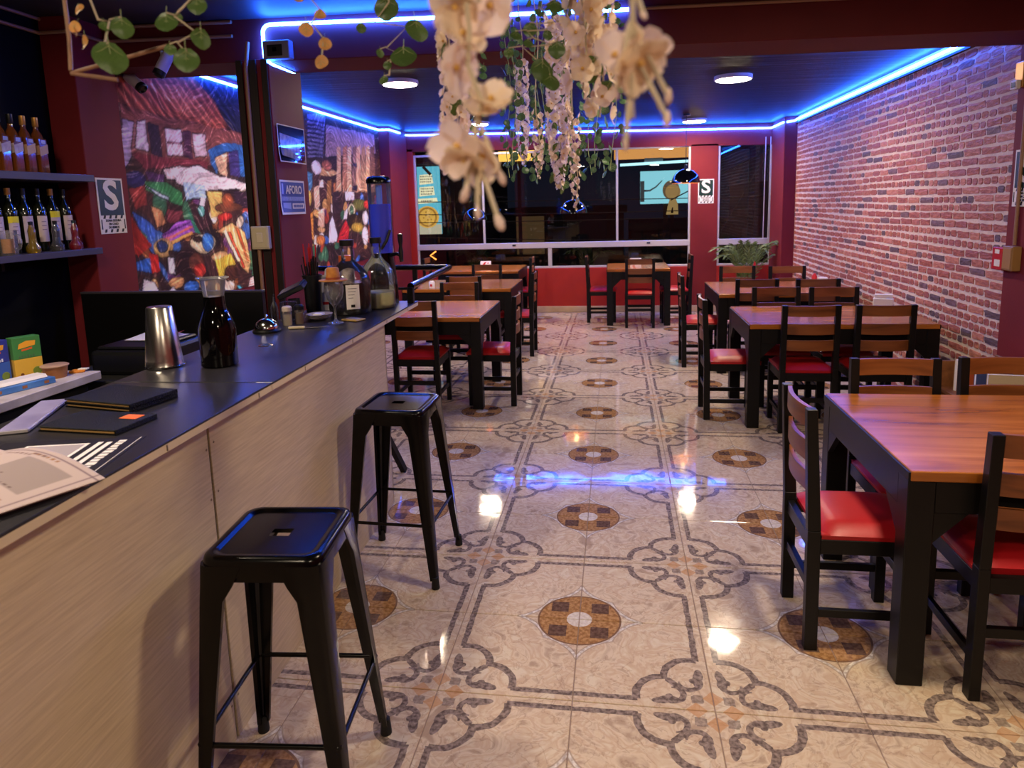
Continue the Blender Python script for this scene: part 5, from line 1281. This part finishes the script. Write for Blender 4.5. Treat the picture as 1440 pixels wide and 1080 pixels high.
for k, (z0, z1, y, sag, lb) in enumerate(((1.75, 1.62, 9.2, .05, 'uppermost street cable crossing behind the window'), (1.55, 1.50, 9.3, .10, 'second street cable crossing behind the window'), (1.38, 1.36, 9.25, .06, 'third street cable crossing behind the window'), (1.22, 1.0, 9.4, .14, 'lowest street cable crossing behind the window'))):
    o = B().tube([(-6+12*i/24, y, z0+(z1-z0)*i/24-sag*math.sin(math.pi*i/24)) for i in range(25)]+[(6, y, -3.2)], .008, 6).obj('street_cable', cb); tag(o, lb, 'cable', 'street cables outside the window')
for (a, b2, lb) in (((1.27, 8.6, .26), (2.5, 8.4, 2.5), 'slanting stay cable outside the narrow window, lower one'), ((1.0, 8.7, 1.60), (2.5, 8.5, 2.35), 'slanting stay cable outside the narrow window, upper one')):
    o = B().tube([a, b2], .010, 6).obj('stay_cable', cb); tag(o, lb, 'cable', 'street cables outside the window')
for x, lb in ((2.19, 'thin vertical pipe inside the narrow window, left'), (2.255, 'thin vertical pipe inside the narrow window, right')):
    o = B().tube([(x, 7.70, 1.04), (x+.005, 7.70, 2.42)], .006, 8).obj('cord_pipe', ALU, smooth=1); tag(o, lb, 'pipe', 'pipes in the narrow window')

t = thing('neon_arrow', 'small orange neon arrow outside the low pane at the left', 'neon sign', (-2.90, 8.9, .72))
B().tube([(.06, 0, .14), (-.04, 0, .07), (.06, 0, 0)], .012, 8).obj('neon_tube', emat('neon_orange', (1, .25, .04), 2.5), t)
B().box(-.01, .03, .02, .06, -3.92, .12).obj('holder', cb, t)
# hanging lit banner with a round pie
TQ = (.18, .50, .56)
t = thing('street_banner', 'lit turquoise banner with a round golden pie outside the window', 'banner', (-3.10, 9.5, 1.125))
def em(name, c, s): return emat(name, c, s)
B().box(-.225, .225, .0, .04, 0, 1.17).obj('panel', em('banner_turquoise', (.10, .42, .50), .75), t)
B().box(-.225, .225, -.003, 0, 0, .17).obj('table_print', em('banner_cream', (.55, .48, .32), .6), t)
b = B()
for z0, z1, a, c in ((.86, 1.04, -.14, .11), (.66, .83, -.15, .13), (.53, .63, -.20, .18)):
    b.prism([(a, z0), (c, z0+.02), (c-.02, z1), (a+.01, z1-.01)], 0, .003, Matrix(((1, 0, 0, 0), (0, 0, -1, -.001), (0, 1, 0, 0), (0, 0, 0, 1))))
b.obj('text_block', em('banner_pale', (.80, .72, .42), .75), t)
q = random.Random(6)
for z in (1.0, .955, .91, .79, .745, .70, .58):
    x = -.12
    while x < .08:
        w_ = q.uniform(.012, .03); B().box(x, x+w_, -.0055, -.004, z-.012, z+.012).obj('block_letter', em('banner_letter', (.25, .22, .16), .5), t); x += w_+.012
B().lathe([(0, 0), (.205, 0), (.20, .004), (0, .004)], 40, (-.02, -.004, .30), M=Matrix.Scale(.93, 4, (0, 0, 1)) @ Matrix.Rotation(R(90), 4, 'X')).obj('pie_print', em('pie_gold', (.62, .34, .06), .75), t)
B().lathe([(.14, .004), (.17, .004), (.17, .006), (.14, .006)], 40, (-.02, -.004, .30), M=Matrix.Rotation(R(90), 4, 'X')).obj('pie_rim_print', em('pie_brown', (.40, .18, .03), .6), t)
for k in range(10):
    a = k*2.4; rr_ = .03+.010*k
    B().lathe([(0, .004), (.014, .004), (.012, .006), (0, .006)], 10, (-.02+rr_*math.cos(a), -.004, .30+rr_*math.sin(a)), M=Matrix.Rotation(R(90), 4, 'X')).obj('topping_print', em('pie_brown', (.40, .18, .03), .6), t)
B().bar((-.06, -.006, 1.17), (.07, -.006, 1.03), .05, .004).obj('strap', BLACKMATTE, t)
B().tube([(-.6, .06, -4.32), (-.6, .06, 1.25), (.25, .06, 1.20)], .03, 8).obj('pole', cb, t)
# backlit billboard far across the street
t = thing('street_billboard', 'backlit turquoise billboard with a brown figure across the street', 'billboard', (1.29, 14.0, 1.53))
B().box(-.57, .57, 0, .08, 0, .74).obj('panel', em('billboard_turquoise', (.22, .52, .56), .85), t)
B().lathe([(0, 0), (.17, 0), (.16, .005)], 24, (.16, -.004, .26), M=Matrix.Rotation(R(90), 4, 'X')).obj('head_print', em('figure_tan', (.34, .20, .07), .6), t)
B().lathe([(0, 0), (.19, 0), (.18, .005)], 24, (.12, -.002, .30), M=Matrix.Scale(1.15, 4, (0, 0, 1)) @ Matrix.Rotation(R(90), 4, 'X')).obj('hair_print', em('figure_brown', (.16, .10, .05), .5), t)
B().tube([(-.55, -.006, .30), (-.36, -.006, .30), (-.22, -.006, .38), (-.08, -.006, .52)], [.03, .022, .018, .012], 6).obj('branch_print', em('figure_dark', (.07, .08, .08), .4), t)
B().box(-.57, -.48, -.006, 0, .05, .52).obj('dark_print', em('figure_dark', (.07, .08, .08), .4), t)
B().box(-.05, .05, .03, .09, -4.7, 0).obj('post', B_, t)
t = thing('street_figure', 'dim tan signboard shaped like a hood below the billboard', 'sign', (1.42, 13.8, 1.28))
B().prism([(-.13, 0), (.14, 0), (.13, .22), (.06, .42), (-.02, .44), (-.08, .25)], 0, .05, Matrix(((1, 0, 0, 0), (0, 0, 1, 0), (0, 1, 0, 0), (0, 0, 0, 1)))).obj('panel', em('dim_tan', (.42, .26, .09), .5), t)
B().prism([(-.03, .03), (.03, .03), (.02, .16), (-.0, .16)], -.004, 0, Matrix(((1, 0, 0, 0), (0, 0, 1, 0), (0, 1, 0, 0), (0, 0, 0, 1)))).obj('dark_mark', BLACKMATTE, t)
B().box(-.04, .04, .02, .08, -4.45, 0).obj('post', B_, t)
t = thing('shop_sign', 'long lit yellow shop sign across the street behind the flowers', 'sign', (-2.1, 14, 2.61))
B().box(-.47, .47, 0, .1, 0, .23).obj('panel', em('sign_yellow', (1.0, .50, .08), 1.0), t)
for x in (-.15, .12, .3): B().box(x, x+.1, -.01, 0, .06, .17).obj('dark_mark', BLACKMATTE, t)
B().box(-.04, .04, .05, .12, -5.8, 0).obj('post', B_, t)
t = thing('awning_light', 'orange lit awning fascia outside the top right of the long window', 'awning', (.77, 9.5, 2.31))
B().box(-.64, .70, 0, .35, .0, .19).obj('fascia', em('awning_orange', (.80, .34, .09), .62), t)
B().box(1.6, 1.7, .35, .42, -5.5, .19).obj('post', mat('dark_post', srgb(14, 14, 16), .6), t)
B().box(-.64, 1.7, .35, .40, .10, .19).obj('beam', mat('dark_post', srgb(14, 14, 16), .6), t)
t = thing('tube_light', 'pale fluorescent tube below the orange awning outside', 'tube light', (.83, 9.48, 2.20))
B().tube([(-.60, 0, 0), (.62, 0, .03)], .022, 10).obj('tube', em('fluoro', (.55, .95, 1.0), .9), t, smooth=1)
B().box(-.2, .1, .022, .04, .02, .10).obj('mount', ALU, t)
for x, y, z, lb in ((-3.35, 12, 2.75, 'tiny warm street bulb at the top left of the window'), (-2.82, 12, 2.66, 'larger warm street bulb left of the flowers')):
    t = thing('street_bulb', lb, 'street lamp', (x, y, z), 0, 'warm street bulbs')
    B().lathe([(0, -.05), (.04, -.03), (.05, 0), (.03, .04), (0, .05)], 14).obj('bulb', em('street_bulb', (1, .5, .12), 3.0), t, smooth=1.2)
    B().tube([(0, 0, .04), (0, .1, .25), (0, .5, .3), (0, .6, 0), (0, .6, -3.2-z)], .02, 6).obj('lamp_post', cb, t)

# ================================================================== HANGING GARLANDS
GD = {'V1':[(-0.555,-1.524,1.862,0.0307),(-0.573,-1.533,1.819,0.0471),(-0.581,-1.527,1.864,0.0164)],'V1y':[(-0.618,-1.528,1.896,0.0164),(-0.62,-1.532,1.873,0.0164),(-0.61,-1.534,1.853,0.0205),(-0.624,-1.534,1.865,0.0123)],'V2':[(-0.449,-1.503,1.891,0.0266),(-0.491,-1.514,1.866,0.0307),(-0.442,-1.51,1.843,0.0287),(-0.464,-1.518,1.813,0.0348),(-0.487,-1.519,1.829,0.0164),(-0.476,-1.51,1.875,0.0123)],'V3':[(-0.357,-1.279,1.927,0.0197),(-0.381,-1.286,1.904,0.0246),(-0.349,-1.285,1.878,0.0221),(-0.355,-1.291,1.847,0.0246),(-0.394,-1.28,1.955,0.0148)],'V4':[(-0.277,-1.158,1.965,0.0453),(-0.222,-1.157,1.92,0.0453),(-0.244,-1.168,1.87,0.048),(-0.323,-1.171,1.929,0.0186),(-0.288,-1.173,1.882,0.016),(-0.275,-1.175,1.859,0.016),(-0.281,-1.18,1.831,0.0186)],'V5':[(-0.005,-1.178,1.905,0.0256),(0.017,-1.186,1.831,0.0435),(0.043,-1.176,1.868,0.0307),(0.031,-1.188,1.809,0.0333),(-0.009,-1.182,1.88,0.0179),(0.039,-1.165,1.942,0.0307),(0.065,-1.167,1.908,0.0154),(-0.03,-1.184,1.893,0.0205),(-0.043,-1.19,1.865,0.0179),(0.01,-1.171,1.933,0.0179),(0.027,-1.175,1.894,0.0179)],'G1':[(0.047,-1.9,1.754,0.0402),(0.019,-1.905,1.754,0.0344),(0.024,-1.907,1.732,0.0344),(0.018,-1.912,1.706,0.0356),(0.047,-1.912,1.679,0.0316),(0.044,-1.914,1.671,0.0287),(0.021,-1.922,1.643,0.0402),(0.041,-1.92,1.635,0.0344),(0.027,-1.923,1.632,0.0344)],'G1b':[(0.026,-1.927,1.605,0.0103),(0.053,-1.927,1.582,0.0115),(0.055,-1.921,1.617,0.0092),(0.036,-1.928,1.59,0.008)],'G2':[(0.145,-1.956,1.699,0.0307),(0.163,-1.954,1.694,0.0359),(0.154,-1.956,1.688,0.0307),(0.171,-1.95,1.706,0.0256),(0.16,-1.951,1.71,0.0231)],'G2b':[(0.184,-1.954,1.669,0.0082),(0.183,-1.957,1.653,0.0082),(0.153,-1.964,1.635,0.0061),(0.146,-1.959,1.673,0.0072),(0.166,-1.948,1.728,0.0072)]}
PET = thinmat('petal_blush', srgb(240, 216, 210), srgb(244, 226, 214)); PET2 = thinmat('petal_cream', srgb(244, 228, 200), srgb(240, 214, 190))
PETL = thinmat('petal_lilac', srgb(232, 218, 240), srgb(238, 224, 236))
CEN = mat('flower_centre', srgb(206, 160, 84), .6)
STEM = mat('pale_stem', srgb(190, 175, 150), .6); STEMG = mat('green_stem', srgb(150, 164, 110), .6)
GREEN = thinmat('ivy_leaf', srgb(92, 118, 58), srgb(64, 92, 44), 40, .22, .35); GREEND = thinmat('dark_ivy_leaf', srgb(92, 126, 80), srgb(66, 100, 66), 30, .3, .35)
DRY = thinmat('dried_petal', srgb(236, 184, 92), srgb(210, 138, 76), 40)
def petal_fn(a, L, W, cup):
    def f(u, v):
        s_ = (u-.5)*2; wv = W*(math.sin(math.pi*(.10+.88*v)**1.25)**.7)
        x = .04*L+L*v; y = s_*wv; z = cup*(v**1.6)*L+.25*W*s_*s_*v-.12*L*max(0, v-.7)
        return (x*math.cos(a)-y*math.sin(a), x*math.sin(a)+y*math.cos(a), z)
    return f
def flower_mesh(m, seed):
    q = random.Random(seed); b = B(); n = q.choice((4, 5))
    for k in range(n):
        b.grid(petal_fn(6.283*k/n+q.uniform(-.15, .15), .5*q.uniform(.85, 1.1), .30*q.uniform(.85, 1.15), q.uniform(.1, .55)), 6, 7)
    b.mi = 1; b.lathe([(0, .0), (.07, .03), (.06, .10), (0, .13)], 8)
    return b.mesh('flower', [m, CEN], smooth=1.2, recalc=False)
FM = {nm: [flower_mesh(m, s_) for s_ in range(3)] for nm, m in (('blush', PET), ('cream', PET2), ('lilac', PETL))}
def leaf_mesh(m, seed):
    b = B(); n = 7; q = random.Random(seed)
    def f(u, v):
        s_ = (u-.5)*2; w_ = .52*math.sin(math.pi*(.06+.92*v))**.6
        return (s_*w_, v-.0, .16*abs(s_)*w_-.12*v*v+.05*math.sin(v*6+seed))
    b.grid(f, 6, 6); b.mi = 1
    b.tube([(0, -.35, .05), (0, 0, 0), (0, .5, -.03+.012), (0, .95, -.10)], [.016, .014, .012, .004], 5)
    for sg in (-1, 1):
        for v0 in (.12, .38, .62): b.tube([(0, v0, .004), (sg*.22, v0+.16, .035), (sg*.40*(1-v0*.35), v0+.24, .05-.1*v0)], [.016, .012, .005], 4)
    return b.mesh('leaf', [m, STEMG], smooth=1.2, recalc=False)
LM = [leaf_mesh(GREEN, 0), leaf_mesh(GREEN, 1)]; LMD = [leaf_mesh(GREEND, 2), leaf_mesh(GREEND, 3)]; LDRY = [leaf_mesh(DRY, 4), leaf_mesh(DRY, 5)]
bud_me = B().lathe([(0, -.5), (.16, -.35), (.22, -.05), (.14, .3), (0, .5)], 10).mesh('bud', PET, smooth=1.2)
qg = random.Random(21)
def rnd_dir(q, down=.3):
    a = q.uniform(0, 6.283); v = Vector((math.cos(a), math.sin(a), -down+q.uniform(-.4, .4))).normalized()
    return v
def add_flower(t, root, p, s_, kind, toward=None):
    d = toward if toward is not None else rnd_dir(qg)
    o = mk('flower', qg.choice(FM[kind]), t, Vector(p)-root, d.to_track_quat('Z', 'Y').to_euler(), s_); return o
def stem(t, root, pts, m, r=.0018):
    B().tube([Vector(p)-root for p in pts], r, 5).obj('stem', m, t)
def wisteria(lb, x, y, zb, zf, n, s_, rad, kind, taper=True, tail=None):
    """hanging blossom strand: stem from the ceiling, blossoms between zb and zf"""
    root = Vector((x, y, zb)); t = thing('flower_garland', lb, 'garland', root, 0, 'hanging artificial flower garlands')
    ztop = zt(x, 2.655)
    pts = [(x+.008*math.sin(i*1.3), y+.008*math.cos(i*1.7), zb+(ztop-zb)*i/14) for i in range(15)]
    stem(t, root, pts, STEM)
    for k in range(n):
        f_ = (k+.5)/n; z = zb+(zf-zb)*f_; r_ = rad*(min(1, .25+f_*2.2) if taper else 1); a = k*2.4+qg.uniform(-.4, .4)
        d = Vector((math.cos(a), math.sin(a), qg.uniform(-.5, .3))).normalized()
        sc = s_*qg.uniform(.75, 1.15)*(min(1, .45+f_*2) if taper else 1)
        kk = kind if qg.random() < .75 else qg.choice(('cream', 'blush'))
        add_flower(t, root, (x+d.x*r_, y+d.y*r_, z), sc, kk, d)
        if k % 9 == 4:
            mk('leaf', qg.choice(LM), t, Vector((x-d.x*r_, y-d.y*r_, z))-root, (qg.uniform(-1.8, -.8), qg.uniform(-.4, .4), qg.uniform(0, 6.28)), s_*1.0)
    return t
wisteria('dense blush blossom strand left of the big blurred flowers, ending above a single flower', -.153, -1.165, 1.665, 2.02, 64, .031, .019, 'blush', False)
wisteria('slim lilac blossom strand in the middle of the garlands', -.196, .18, 1.74, 2.12, 80, .026, .020, 'lilac')
wisteria('thick lilac and peach blossom strand hanging in the middle, the longest', -.008, -.52, 1.635, 2.09, 150, .028, .027, 'lilac')
wisteria('short peach blossom strand of large flowers right of the green leaves', .088, -1.17, 1.80, 2.0, 16, .046, .024, 'cream', False)
wisteria('large cream blossom strand beside the blurred flower at right', .117, -1.115, 1.755, 2.0, 18, .046, .020, 'cream', False)
wisteria('thin white blossom tail hanging lowest in the middle', .037, -.54, 1.575, 1.84, 36, .019, .011, 'blush')
wisteria('thin pale blossom tail between lilac strand and window', -.11, -.1, 1.68, 1.90, 34, .020, .013, 'blush')
# very near, out of focus strands
def near(lb, key, x, y, zb):
    root = Vector((x, y, zb)); t = thing('flower_garland', lb, 'garland', root, 0, 'hanging artificial flower garlands')
    fl = GD[key]; pts = [(x, y, zt(x, 2.655)), (x, y, 1.80)]+[(x+(p[0]-x)*.35, y+(p[1]-y)*.35, p[2]) for p in sorted(fl, key=lambda p: -p[2])]+[(x, y, zb+.02)]
    stem(t, root, pts, STEM, .0022)
    for i, p in enumerate(fl):
        tow = Vector((CAM.x-p[0]+qg.uniform(-.4, .4), CAM.y-p[1]+.25, qg.uniform(-.5, .4))).normalized()
        add_flower(t, root, p[:3], p[3]*1.15, 'cream' if i % 3 else 'blush', tow)
    for p in GD[key+'b']:
        mk('bud', bud_me, t, Vector(p[:3])-root, (qg.uniform(-.5, .5), qg.uniform(-.5, .5), 0), p[3]*1.6)
        B().tube([Vector((x, y, min(p[2]+.05, 1.75)))-root, Vector(p[:3])-root], .002, 5).obj('bud_stalk', STEM, t)
near('out-of-focus strand of large cream flowers closest to the viewer, left', 'G1', .036, -1.918, 1.584)
near('out-of-focus large cream flower closest to the viewer, right', 'G2', .158, -1.953, 1.635)
def vine(lb, key, m, x, y, meshes, extra=None, stm=STEM, hang=True):
    root = Vector((x, y, min(p[2] for p in GD[key]))); t = thing('leaf_garland', lb, 'garland', root, 0, 'hanging artificial leaf vines')
    L = sorted(GD[key], key=lambda p: -p[2])
    stem(t, root, [(x, y, zt(x, 2.655)), (x, y, L[0][2]+.05)]+[(x*.4+p[0]*.6, y*.4+p[1]*.6, p[2]+.01) for p in L], stm, .0016)
    for p in L:
        yaw = math.atan2(CAM.x-p[0], -(CAM.y-p[1]))
        o = mk('leaf', qg.choice(meshes), t, Vector(p[:3])-root+Vector((0, 0, p[3]*.5)), (R(-90)+R(180)+qg.uniform(-.35, .35), qg.uniform(-.5, .5), yaw+qg.uniform(-.5, .5)), p[3])
        o.rotation_euler = (R(-100)+qg.uniform(-.3, .3), 0, yaw+qg.uniform(-.5, .5))
        B().tube([Vector((x*.4+p[0]*.6, y*.4+p[1]*.6, p[2]+.012))-root, Vector(p[:3])-root+Vector((0, 0, p[3]*.5))], .0011, 5).obj('leaf_stalk', stm, t)
    if extra:
        for p in GD[extra]:
            mk('dry_petal', qg.choice(LDRY), t, Vector(p[:3])-root, (R(-90)+qg.uniform(-.5, .5), qg.uniform(-.6, .6), qg.uniform(-1, 1)), p[3])
    return t
vine('leafy vine with yellow petals over the bottle shelves at the top left', 'V1', None, -.60, -1.53, LM, 'V1y')
vine('leafy vine with four round leaves in front of the bar beam', 'V2', None, -.462, -1.51, LM)
vine('vine of dried orange petals in front of the beam lights', 'V3', None, -.355, -1.285, LDRY)
vine('leafy vine with heart-shaped leaves beside the left ceiling lamp', 'V4', None, -.262, -1.16, LM)
vine('bright green leafy vine at the top of the flower garlands', 'V5', None, .02, -1.175, LM)
def curtain(lb, x, y, zb, zf, n, s_, seed):
    q = random.Random(seed); root = Vector((x, y, zb)); t = thing('leaf_garland', lb, 'garland', root, 0, 'hanging artificial leaf vines')
    stem(t, root, [(x+.012*math.sin(i*1.1+seed), y, zb+(zt(x, 2.655)-zb)*i/12) for i in range(13)], STEMG, .0014)
    for k in range(n):
        z = zb+(zf-zb)*(k+q.random())/n; a = q.uniform(0, 6.28)
        mk('leaf', q.choice(LMD), t, Vector((x+.03*math.cos(a), y+.03*math.sin(a), z))-root, (R(-100)+q.uniform(-.5, .5), q.uniform(-.4, .4), q.uniform(0, 6.28)), s_*q.uniform(.7, 1.2))
NAMES = ['leftmost', 'second', 'third', 'fourth', 'fifth', 'sixth', 'seventh', 'eighth', 'ninth', 'rightmost']
for k, (x, y, zb) in enumerate(((-.30, -.2, 1.83), (-.26, .25, 1.70), (-.21, .05, 1.72), (-.15, .3, 1.69), (-.10, -.05, 1.75), (-.055, .2, 1.71), (.0, .0, 1.66), (.055, .25, 1.70), (.085, .05, 1.72), (.14, -.1, 1.70))):
    curtain('dark small-leaved vine behind the flowers, %s of ten' % NAMES[k], x, y, zb, 2.35, 46, .026, 40+k)
# bent wire frame that carries the top left vine
t = thing('hanging_wire_frame', 'bent tan wire frame hanging under the ceiling at the top left', 'wire frame', (-.661, -1.49, 1.81))
W = [Vector(p) for p in ((-.669, -1.491, 1.859), (-.667, -1.498, 1.810), (-.597, -1.490, 1.798), (-.523, -1.47, 1.847))]
rt = Vector((-.661, -1.49, 1.81))
B().tube([W[0]+Vector((0, 0, .85))-rt, W[0]-rt, W[1]+Vector((0, 0, .004))-rt], .003, 8).obj('upright_wire', CONDUIT, t, smooth=1)
B().tube([W[1]-rt, W[2]-rt], .003, 8).obj('lower_wire', CONDUIT, t, smooth=1)
B().tube([W[1]-rt, W[3]-rt], .003, 8).obj('cross_wire', CONDUIT, t, smooth=1)
